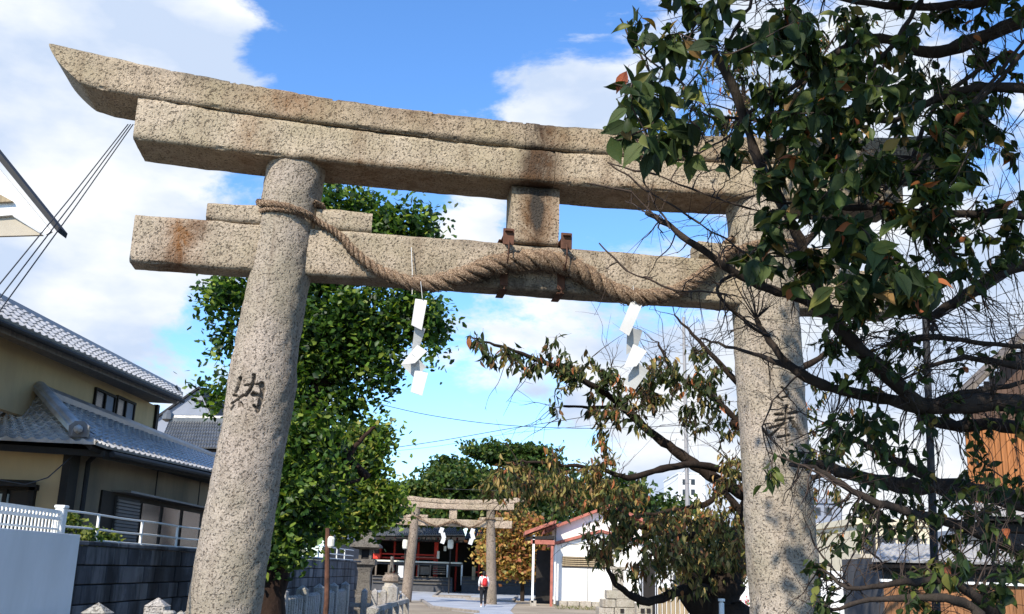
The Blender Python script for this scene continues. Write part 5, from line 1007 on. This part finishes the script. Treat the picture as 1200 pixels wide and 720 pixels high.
# ---------------------------------------------------------------- people
def person(base,H_,face,label,shirt,trs,hair,cap=None,stride=.12):
    bx_,by_=base; k=H_/1.7; t=thing('person',(bx_,by_,0),label,'person'); c_,s_=math.cos(face),math.sin(face)
    def V(x,y,z,r): return (bx_+(x*c_-y*s_)*k,by_+(x*s_+y*c_)*k,z*k,r*k if not isinstance(r,tuple) else tuple(a*k for a in r))
    def VS(l): return [V(*p) for p in l]
    st=stride
    body=[(0,0,.92,.13),(0,0,1.12,.115),(0,.01,1.32,.13),(0,0,1.44,.07),(0,0,1.50,.05),(0,.02,1.58,.085),(0,.02,1.66,.07),(.09,0,.88,.10),(.10,st,.48,.062),(.10,st*1.2,.08,.042),(.10,st*1.2+.12,.035,.035),(-.09,0,.88,.10),(-.10,-st*.3,.48,.062),(-.10,-st*1.3,.10,.042),(-.10,-st*1.3+.12,.04,.035),
          (.17,0,1.38,.055),(.21,-.02,1.12,.042),(.20,.12,.92,.032),(.19,.17,.86,.028),(-.17,0,1.38,.055),(-.21,-.02,1.12,.042),(-.20,.12,.92,.032),(-.19,.17,.86,.028)]
    ed=[(0,1),(1,2),(2,3),(3,4),(4,5),(5,6),(0,7),(7,8),(8,9),(9,10),(0,11),(11,12),(12,13),(13,14),(2,15),(15,16),(16,17),(17,18),(2,19),(19,20),(20,21),(21,22)]
    for sx,w in ((1,18),(-1,22)):
        for q,(dx,L_) in enumerate(((-.022,.062),(-.008,.075),(.007,.07),(.021,.055),(-.035,.04))):
            body.append((sx*.19+dx,.20 if q<4 else .19,.82 if q<4 else .84,.008)); body.append((sx*.19+dx*1.1,.20+L_*.35,.82-L_*.8 if q<4 else .80,.007)); n_=len(body); ed+=[(w,n_-2),(n_-2,n_-1)]
    skin('body',VS(body),ed,M['skin'],t,1)
    skin('shirt',VS([(0,0,.94,.145),(0,0,1.12,.14),(0,.01,1.32,.15),(0,0,1.43,.085),(.17,0,1.38,.075),(.22,-.02,1.12,.058),(.20,.10,.95,.045),(-.17,0,1.38,.075),(-.22,-.02,1.12,.058),(-.20,.10,.95,.045)]),[(0,1),(1,2),(2,3),(2,4),(4,5),(5,6),(2,7),(7,8),(8,9)],shirt,t,1)
    skin('trousers',VS([(0,0,.95,.135),(.09,0,.86,.115),(.10,st,.48,.078),(.10,st*1.2,.12,.058),(-.09,0,.86,.115),(-.10,-st*.3,.48,.078),(-.10,-st*1.3,.14,.058)]),[(0,1),(1,2),(2,3),(0,4),(4,5),(5,6)],trs,t,1)
    for sx,yy_,z in ((.10,st*1.2,.035),(-.10,-st*1.3,.045)): skin('shoe',VS([(sx,yy_-.04,z,.045),(sx,yy_+.06,z,.045),(sx,yy_+.15,z-.005,.035)]),[(0,1),(1,2)],M['shoe'],t,1)
    skin('hair',VS([(0,-.015,1.67,.085),(0,-.035,1.60,.095),(0,-.06,1.50,.07),(0,-.07,1.40,.04)] if not cap else [(0,-.02,1.60,.085),(0,-.05,1.54,.06)]),[(0,1),(1,2),(2,3)] if not cap else [(0,1)],hair,t,1)
    if cap: skin('cap',VS([(0,.02,1.66,.10),(0,.03,1.70,.06),(0,.13,1.66,.045)]),[(0,1),(0,2)],cap,t,1)
    return t,V
pp=onZ(566,712); pe,V=person((pp.x,pp.y),1.62,R_(6),'person in white top and black trousers walking away with a red backpack',M['shirt'],M['trousers'],M['hair'])
bk=thing('backpack',(V(0,-.2,1.2,0)[0],V(0,-.2,1.2,0)[1],V(0,0,1.0,0)[2]),'red backpack worn by the person on the path','backpack')
mb=MB(); c=Vector(V(.03,-.21,1.17,0)[:3]); mb.lathe(c-Vector((0,0,.2)),[(.08,0),(.12,.04),(.125,.2),(.105,.31),(.05,.37)],12); o=mb.build('bag',M['redbag'],bk,smooth=True); mb=MB(); mb.lathe(c+Vector((0,-.09,-.17)),[(.05,0),(.09,.02),(.09,.14),(.05,.17)],10); mb.build('front_pocket',M['redbag'],bk,smooth=True)
for sx in (-1,1): mb=MB(); mb.tube([V(sx*.10,-.13,1.38,0)[:3],V(sx*.12,0,1.47,0)[:3],V(sx*.13,.13,1.35,0)[:3],V(sx*.15,.08,1.12,0)[:3],V(sx*.12,-.13,1.05,0)[:3]],.018,6); mb.build('strap',M['redbag'],bk)
p2=at(1079,712,18); person((p2.x,18.),1.33,R_(200),'person in a white cap in front of the plank fence at the bottom right',M['shirt'],M['trousers'],M['hair'],M['white'],.03)
# ---------------------------------------------------------------- white shed
YSH=53.; w_=lambda x,y,Y=YSH:at(x,y,Y)
sd=thing('white_shed',(w_(700,710).x,YSH+2,0),'white plastered shed with a red-brown roof edge and a louvred opening','shed')
b0,b1=w_(651,706),w_(768,709)
mb=MB(); mb.prism([Vector((b0.x,YSH,.25)),Vector((b1.x,YSH,.25)),w_(768,641),w_(704,625),w_(652,639)],(0,4,0)); mb.build('front_wall',M['shedwhite'],sd)
mb=MB(); mb.prism([Vector((b0.x+.05,YSH+1.,.25)),Vector((b1.x-.3,YSH+1.,.25)),w_(765,632,54),w_(716,595,54),w_(652,618,54)],(0,5,0)); mb.build('upper_wall',M['shedwhite'],sd)
mb=MB(); mb.prism([w_(645,640,52.8),w_(704,624,52.8),w_(704,620.5,52.8),w_(645,636.5,52.8)],(0,4.2,0)); mb.prism([w_(704,624,52.8),w_(772,642,52.8),w_(772,638.5,52.8),w_(704,620.5,52.8)],(0,4.2,0)); mb.build('roof',M['redbrown'],sd)
mb=MB(); mb.prism([w_(640,623,53.6),w_(716,594,53.6),w_(716,590.5,53.6),w_(640,619.5,53.6)],(0,6,0)); mb.prism([w_(716,594,53.6),w_(772,620,53.6),w_(772,616,53.6),w_(716,590.5,53.6)],(0,6,0)); mb.build('upper_roof',M['redbrown'],sd)
for k in range(9): 
    x=b0.x+.02+k*.6; mb=MB(); mb.bev((x+.29,YSH-.08,.12),(.57,.35,.30+.02*(k%3)),.03); mb.build('foundation_stone',M['g_pale'],sd)
mb=MB(); a,b=w_(659,652),w_(719,667); mb.box(((a.x+b.x)/2,YSH-.01,(a.z+b.z)/2),(b.x-a.x,.05,a.z-b.z)); lo=mb.build('louvre_frame',M['dgrey'],sd)
for k in range(5): z=a.z-.06-(a.z-b.z-.1)*k/4.6; mb=MB(); mb.box(((a.x+b.x)/2,YSH-.07,z),(b.x-a.x,.10,.045),rx=-.5); mb.build('slat',M['wood_s'],lo)
x=w_(689,660).x; mb=MB(); mb.box((x,YSH-.002,1.55),(.03,.01,2.6)); mb.build('panel_joint',M['dgrey'],sd)
mb=MB(); mb.tube([(b0.x-.05,YSH-.06,.1),(b0.x-.05,YSH-.06,3.0),(b0.x-.2,YSH-.06,3.15)],.05,8); mb.build('drain_pipe',M['white'],sd)
pc=thing('porch',(w_(632,706).x,YSH,0),'open red-brown porch with a slim white post at the left of the shed','porch')
def pb(x0,y0,x1,y1,d,mat,name,Y=YSH-1,zb=None):
    a=w_(x0,(y0+y1)/2,Y);b=w_(x1,(y0+y1)/2,Y); zt=w_((x0+x1)/2,y0,Y).z; z0=zb if zb is not None else w_((x0+x1)/2,y1,Y).z; mb=MB(); mb.box(((a.x+b.x)/2,Y+d/2,(zt+z0)/2),(b.x-a.x,d,zt-z0)); return mb.build(name,mat,pc)
pb(623.4,627,626,706,.12,M['white'],'post',zb=.15); pb(645,640,648,706,.12,M['redbrown'],'post',zb=0); pb(622,633,650,638,.15,M['redbrown'],'beam'); pb(621,704,628.5,709,.4,M['g_pale'],'post_base',zb=0)
mb=MB(); mb.prism([w_(615,627,51.8),w_(652,613,51.8),w_(652,609.5,51.8),w_(615,622.5,51.8)],(0,3.6,0)); mb.build('roof',M['redbrown'],pc)
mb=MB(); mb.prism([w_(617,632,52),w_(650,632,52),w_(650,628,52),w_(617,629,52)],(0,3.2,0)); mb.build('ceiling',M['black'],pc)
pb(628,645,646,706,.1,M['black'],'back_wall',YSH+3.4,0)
# stone pedestal stack beside the shed
YP=36.; p_=lambda x,y,Y=YP:at(x,y,Y)
sp=thing('stone_pedestal',(p_(730,720).x,YP,0),'stepped pedestal of pale stone blocks right of the shed','pedestal')
def sb(x0,y0,x1,y1,d,Y=YP,name='block',par=None,mat=None,zb=None):
    a=p_(x0,(y0+y1)/2,Y);b=p_(x1,(y0+y1)/2,Y); zt=p_((x0+x1)/2,y0,Y).z; z0=zb if zb is not None else p_((x0+x1)/2,y1,Y).z; mb=MB(); mb.bev(((a.x+b.x)/2,Y+d/2,(zt+z0)/2),(b.x-a.x-.01,d,zt-z0-.01),.02); return mb.build(name,mat or M['g_pale'],par or sp)
for a in [(718,668,731,692,.4),(711,692,738,702.5,.9),(706,702.5,722,712.5,1.2),(722.3,702.5,744,712.5,1.2),(702,712.5,720,726,1.5),(720.3,712.5,746,726,1.5),(715,664,734,668.5,.5)]: sb(*a,zb=0 if a[1]>712 else None)
sp2=thing('stone_bollard',(p_(752,715,34).x,34,0),'squat pale stone block with square holes beside the stepped pedestal','stone block')
sb(746,707,765,726,.5,34,'block',sp2,None,0)
for x in (729,753,760): mb=MB(); c=at(x,716,33.98 if x>740 else 35.98); mb.box(c,(.12,.03,.14)); mb.build('hole_dark_plate',M['black'],sp2 if x>740 else sp)  # dark plates put the shade inside the holes into colour
dp=thing('notice_board',(p_(760,700,38).x,38,0),'narrow dark board on posts between the shed and the old cherry trunk','board'); 
sb(754,655,768,726,.15,38,'board',dp,M['black'],0); sb(751.5,652,753,726,.1,38,'post',dp,M['darkmetal'],0); sb(769,652,770.5,726,.1,38,'post',dp,M['darkmetal'],0)
wf2=thing('board_fence',(p_(790,700,30).x,30,0),'short pale timber board fence left of the old cherry trunk','fence')
for k in range(7): sb(771+5.2*k,688+.3*k,776+5.2*k,726,.05,30,'board',wf2,M['wood_s'],0)
wp=thing('white_post',(p_(847,710,13).x,11,0),'short white post in front of the old cherry trunk','post'); sb(843.5,704,850,740,.08,10.5,'shaft',wp,M['white'],0); sb(842.8,702,850.7,705,.1,10.49,'cap',wp,M['white'])
pl=thing('planter',(at(876,718,20).x,20,0),'white planter with pink flowers by the right pillar','planter'); sb(867,712,886,740,.3,20,'box',pl,M['white'],0)
fl=at(876,708,20.15); P=np.array(fl)+rng.normal(0,.07,(60,3)); leafcloud('flowers',P,rng.normal(size=(60,3)),rng.uniform(.03,.06,60),np.full(60,1.),palette(60,[(.7,.25,.3),(.6,.1,.15),(.1,.2,.05)],[.5,.2,.3]),M['leaf_far'],pl)
# ---------------------------------------------------------------- right side
lp=thing('utility_pole',(at(1095,700,11).x,11,0),'slim dark utility pole with insulators crossing the view at right','pole')
a,b=at(1099,760,11),at(1083,330,11); mb=MB(); mb.tube([(a.x,11,0),(a.x,11,1.),(b.x,11,b.z)],[.048,.045,.036],10); mb.build('pole',M['darkmetal'],lp)
c=at(1093,378,10.97)
for k in range(4): mb=MB(); mb.lathe(c+Vector((0,0,-.10+.05*k)),[(.02,0),(.05,.008),(.045,.02),(.02,.03)],10); mb.build('insulator',M['black'],lp)
mb=MB(); mb.tube([c+Vector((0,0,-.12)),c+Vector((0,0,.12))],.014,6); mb.tube([c,c-Vector((.09,0,0))],.012,5); mb.build('bracket',M['darkmetal'],lp)
mb=MB(); mb.tube([at(1099,372,10.9),at(1150,342,10.5),at(1230,290,10.1)],.022,6); tag(mb.build('cable',M['cable']),'thick black cable slanting up right from the utility pole','cable')
for k,(y0,y1) in enumerate(((380,371),(384,379),(392,388))): mb=MB(); mb.tube([at(1094,y0,11),at(1150,(y0+y1)/2+2,13),at(1260,y1,16)],.006,4); tag(mb.build('cable',M['cable']),['top','middle','lowest'][k]+' of three thin wires running right from the insulators of the utility pole','cable','wires right of the utility pole')
# wooden house
YW=20.; z_=lambda x,y,Y=YW:at(x,y,Y)
wh=thing('wooden_house',(z_(1200,700).x+1,YW+2,0),'old house clad in orange-brown vertical boards behind the branches at the right edge','house')
x0=z_(1133,540).x; pw=.115; k=0
while k<34:
    xa=x0+pw*k; px=pj((xa,YW,4.))[0]; yt=pj((xa,YW,0))[1]
    # roof line from (1128,468) to (1200,398)
    l0,l1=z_(1128,470),z_(1200,402); zt=l0.z+(xa-l0.x)*(l1.z-l0.z)/(l1.x-l0.x)
    zm=min(zt-.02,4.62); mb=MB(); mb.box((xa+pw/2,YW+.006*((k*7)%3),(zm+3.0)/2+.0),(pw-.02,.03,zm-3.0)); mb.build('board',M['wood_o'],wh)
    if zt>zm+.05: mb=MB(); mb.box((xa+pw/2,YW-.02+.006*((k*5)%3),(zm+zt)/2),(pw-.012,.03,zt-zm)); mb.build('gable_board',M['wood_b'],wh)  # darker boards stand in for shadowed vines on the upper gable
    k+=1
l0,l1=z_(1134,480,YW+.04),z_(1290,330,YW+.04); mb=MB(); mb.prism([Vector((l0.x,YW+.04,2.8)),Vector((l1.x,YW+.04,2.8)),l1,l0],(0,.03,0)); mb.build('sheathing',M['black'],wh)
mb=MB(); mb.box((x0+4.1,YW+2.1,2.2),(4.,4.,4.3)); mb.build('wall',M['black'],wh)
a,b=z_(1124,474,19.6),z_(1330,278,19.6); mb=MB(); mb.prism([a,b,b+Vector((0,0,.14)),a+Vector((0,0,.14))],(0,.7,0)); mb.build('roof',M['wood_g'],wh)
a,b=z_(1136,603,19.2),z_(1260,608,19.2); tiles(wh,a,b,b+Vector((0,.8,.28)),a+Vector((.1,.8,.28)),20,3,M['roof'],False,.03)
mb=MB(); mb.box(((a.x+b.x)/2,19.9,a.z-.2),(b.x-a.x-.2,.9,.14)); mb.build('lean_to_beam',M['black'],wh); mb=MB(); mb.box(((a.x+b.x)/2,20.2,1.3),(b.x-a.x-.3,.3,2.2)); mb.build('lower_wall',M['plaster_d'],wh)
# tile-topped plank fence
YF=16.; f_=lambda x,y,Y=YF:at(x,y,Y)
pf=thing('plank_fence',(f_(1120,700).x,YF,0),'orange-brown vertical plank fence at the bottom right','fence')
xa,xb=f_(1036,700).x,f_(1290,700).x; zt=f_(1100,684).z; n_=int((xb-xa)/.10)
for k in range(n_): mb=MB(); mb.box((xa+.1*(k+.5),YF+.004*((k*5)%3),zt/2),(.092,.02,zt-.01*((k*3)%2))); mb.build('plank',M['wood_f'],pf)
mb=MB(); mb.box(((xa+xb)/2,YF-.02,zt+.02),(xb-xa+.1,.09,.04)); mb.build('cap_rail',M['white'],pf)
for z in (.4,1.2): mb=MB(); mb.box(((xa+xb)/2,YF+.04,z),(xb-xa,.04,.08)); mb.build('rail',M['wood_g'],pf)
sh2=thing('tiled_outhouse',(f_(1120,700).x,YF+1,0),'low outbuilding with a grey tile roof just behind the plank fence','outbuilding')
a,b=f_(1022,658,16.6),f_(1290,664,16.6); c=f_(1290,640,17.6); d=f_(1034,638,17.6)
tiles(sh2,a,b,c,d,36,6,M['roof'],False,.03); mb=MB(); mb.box(((a.x+b.x)/2,16.75,a.z-.09),(b.x-a.x,.06,.1)); mb.build('eave_board',M['black'],sh2)
a2=f_(1038,700,16.9); mb=MB(); mb.box(((a2.x+b.x)/2,18,1.0),(b.x-a2.x,2.,2.0)); mb.build('wall',M['dgrey'],sh2)
# far buildings
def bldg(name,label,x0,x1,yt,Y,mat,d=8,win=(),roof=None,grp=None):
    a,b=at(x0,yt,Y),at(x1,yt,Y); t=thing(name,((a.x+b.x)/2,Y+d/2,0),label,'building',grp); z=(a.z+b.z)/2; mb=MB(); mb.box(((a.x+b.x)/2,Y+d/2,z/2),(b.x-a.x,d,z)); mb.build('wall',mat,t)
    if roof:
        mb=MB(); xm=(a.x+b.x)/2; hw=(b.x-a.x)/2+.3; mb.prism([(xm-hw,Y-.3,z),(xm+hw,Y-.3,z),(xm,Y-.3,z+hw*.45)],(0,d+.6,0)); mb.build('roof',roof,t)
    else: mb=MB(); mb.box(((a.x+b.x)/2,Y+d/2,z+.1),(b.x-a.x+.2,d+.2,.2)); mb.build('parapet',mat,t)
    for (wx0,wy0,wx1,wy1) in win:
        p,q_=at(wx0,wy0,Y),at(wx1,wy1,Y); mb=MB(); mb.box(((p.x+q_.x)/2,Y-.02,(p.z+q_.z)/2),(q_.x-p.x+.1,.08,p.z-q_.z+.1)); f=mb.build('window_frame',M['dgrey'],t); mb=MB(); mb.box(((p.x+q_.x)/2,Y-.05,(p.z+q_.z)/2),(q_.x-p.x,.05,p.z-q_.z)); mb.build('pane',M['glass'],f)
    return t
bldg('white_building','plain white building right of the right pillar of the front torii',955,1008,620,40,M['whitew'],8,[(964,628,970,640),(978,628,984,640),(992,630,998,642)])
bldg('blue_building','blue-grey clad building partly seen behind the white building',948,986,590,48,M['bluew'],8,[(955,596,960,602),(968,596,973,602)])
bl=bldg('cream_building','cream building with a balcony behind the tiled outhouse',1005,1090,616,34,M['cream'],8,[(1012,628,1024,648),(1030,630,1046,645),(1060,630,1076,645)])
mb=MB(); a,b=at(1008,640,33),at(1088,643,33); mb.box(((a.x+b.x)/2,33.5,a.z-.3),(b.x-a.x,1.,.12)); mb.build('balcony_floor',M['soffit'],bl)
for k in range(20): mb=MB(); xx=a.x+(b.x-a.x)*(k+.5)/20; mb.box((xx,33.05,a.z-.02),(.03,.03,.55)); mb.build('baluster',M['dgrey'],bl)
mb=MB(); mb.box(((a.x+b.x)/2,33.05,a.z+.26),(b.x-a.x,.05,.05)); mb.build('balcony_rail',M['dgrey'],bl)
gwl=MB(); a,b=at(935,668,24),at(1045,672,24); gwl.bev(((a.x+b.x)/2,24.1,a.z/2),(b.x-a.x,.2,a.z),.01); tag(gwl.build('garden_wall',M['whitew']),'pale rendered wall below the white building at right','wall')
bldg('white_building','white low building behind the old cherry trunk',770,880,668,44,M['whitew'],6,[(790,675,800,684),(815,676,825,685),(845,677,853,686)],None)
bldg('grey_tower','tall pale block far behind the cherry branches',795,826,556,150,M['whitew'],14,[(800,562,804,568),(810,562,814,568),(800,574,804,580),(810,574,814,580)])
bldg('tiled_roof_house','pale house with a dark pitched roof behind the shed',740,800,640,64,M['cream'],8,[(748,650,756,660),(772,652,780,662)],M['roof_g'])
bldg('grey_house','grey house far beyond the right pillar',880,950,640,60,M['bluew'],8,[(890,650,900,660),(915,652,925,662)],M['roof_g'])
bldg('pale_house','long pale house left of the dark tree behind the lantern',425,462,583,110,M['whitew'],8,[],M['roof_g'])
for k,(x0,x1,yt,Y,m_) in enumerate([(1090,1160,640,60,'cream'),(1160,1260,630,70,'whitew'),(1260,1400,620,50,'bluew'),(-200,-60,560,45,'whitew'),(-60,60,600,50,'cream'),(60,180,600,55,'bluew')]):
    bldg('town_house','distant '+['cream','white','grey-blue','white','cream','grey-blue'][k]+' town house '+['just right of the utility pole','behind the wooden house','beyond the right frame edge','beyond the left frame edge','far behind the tiled house at left','far behind the block wall'][k],x0,x1,yt,Y,M[m_],8,[],M['roof_g'])
# lattice mast / poles
ap=thing('steel_pole',(at(806,600,60).x,60,0),'pale slender steel mast rising behind the cherry branches right of the paper streamer','mast'); a=at(806,600,60);b=at(801,372,60); mb=MB(); mb.tube([(a.x,60,0),(a.x,60,a.z),(b.x,60,b.z)],[.16,.14,.09],8); mb.build('pole',M['shutter'],ap)
for k in range(9): z=6+k*1.15; mb=MB(); mb.box((a.x+(b.x-a.x)*(z-a.z)/(b.z-a.z),60,z),(.5,.08,.06)); mb.build('rung',M['shutter'],ap)
for k,(pts,lab) in enumerate([([(430,470),(505,487),(600,499),(720,502),(860,495)],'upper black wire sagging across the sky above the evergreen'),([(440,528),(520,516),(600,502),(700,486),(860,455)],'black wire climbing right across the sky above the evergreen'),([(450,530),(520,522),(600,508),(720,495),(860,470)],'faint lower wire climbing right above the evergreen'),([(520,573),(640,577)],'thin pale wire crossing in front of the evergreen')]):
    q=catrom([tuple(at(x,y,62)) for x,y in pts],6); mb=MB(); mb.tube(q,.022 if k<2 else .012,5); tag(mb.build('wire',M['cable']),lab,'wire')
# ---------------------------------------------------------------- small ground cover
n_=2600; gxs=rng.uniform(-4.33,-4.0,n_); gys=rng.uniform(26,70,n_); P=np.stack([gxs*np.where(gys>45,1.5,1),gys,np.zeros(n_)],-1); P[:,0]=np.where(gys>45,-6.5-rng.uniform(0,3,n_),P[:,0]); P[:1500,0]=rng.uniform(2.5,9,1500); P[:1500,1]=rng.uniform(48,56,1500)
g_=leafcloud('grass',P,rng.normal(0,.4,(n_,3))+[0,0,1],rng.uniform(.04,.12,n_),np.full(n_,.25),palette(n_,[(.10,.12,.03),(.2,.18,.07)],[.6,.4]),M['leaf_far'],None,DT,DF); g_['kind']='stuff'
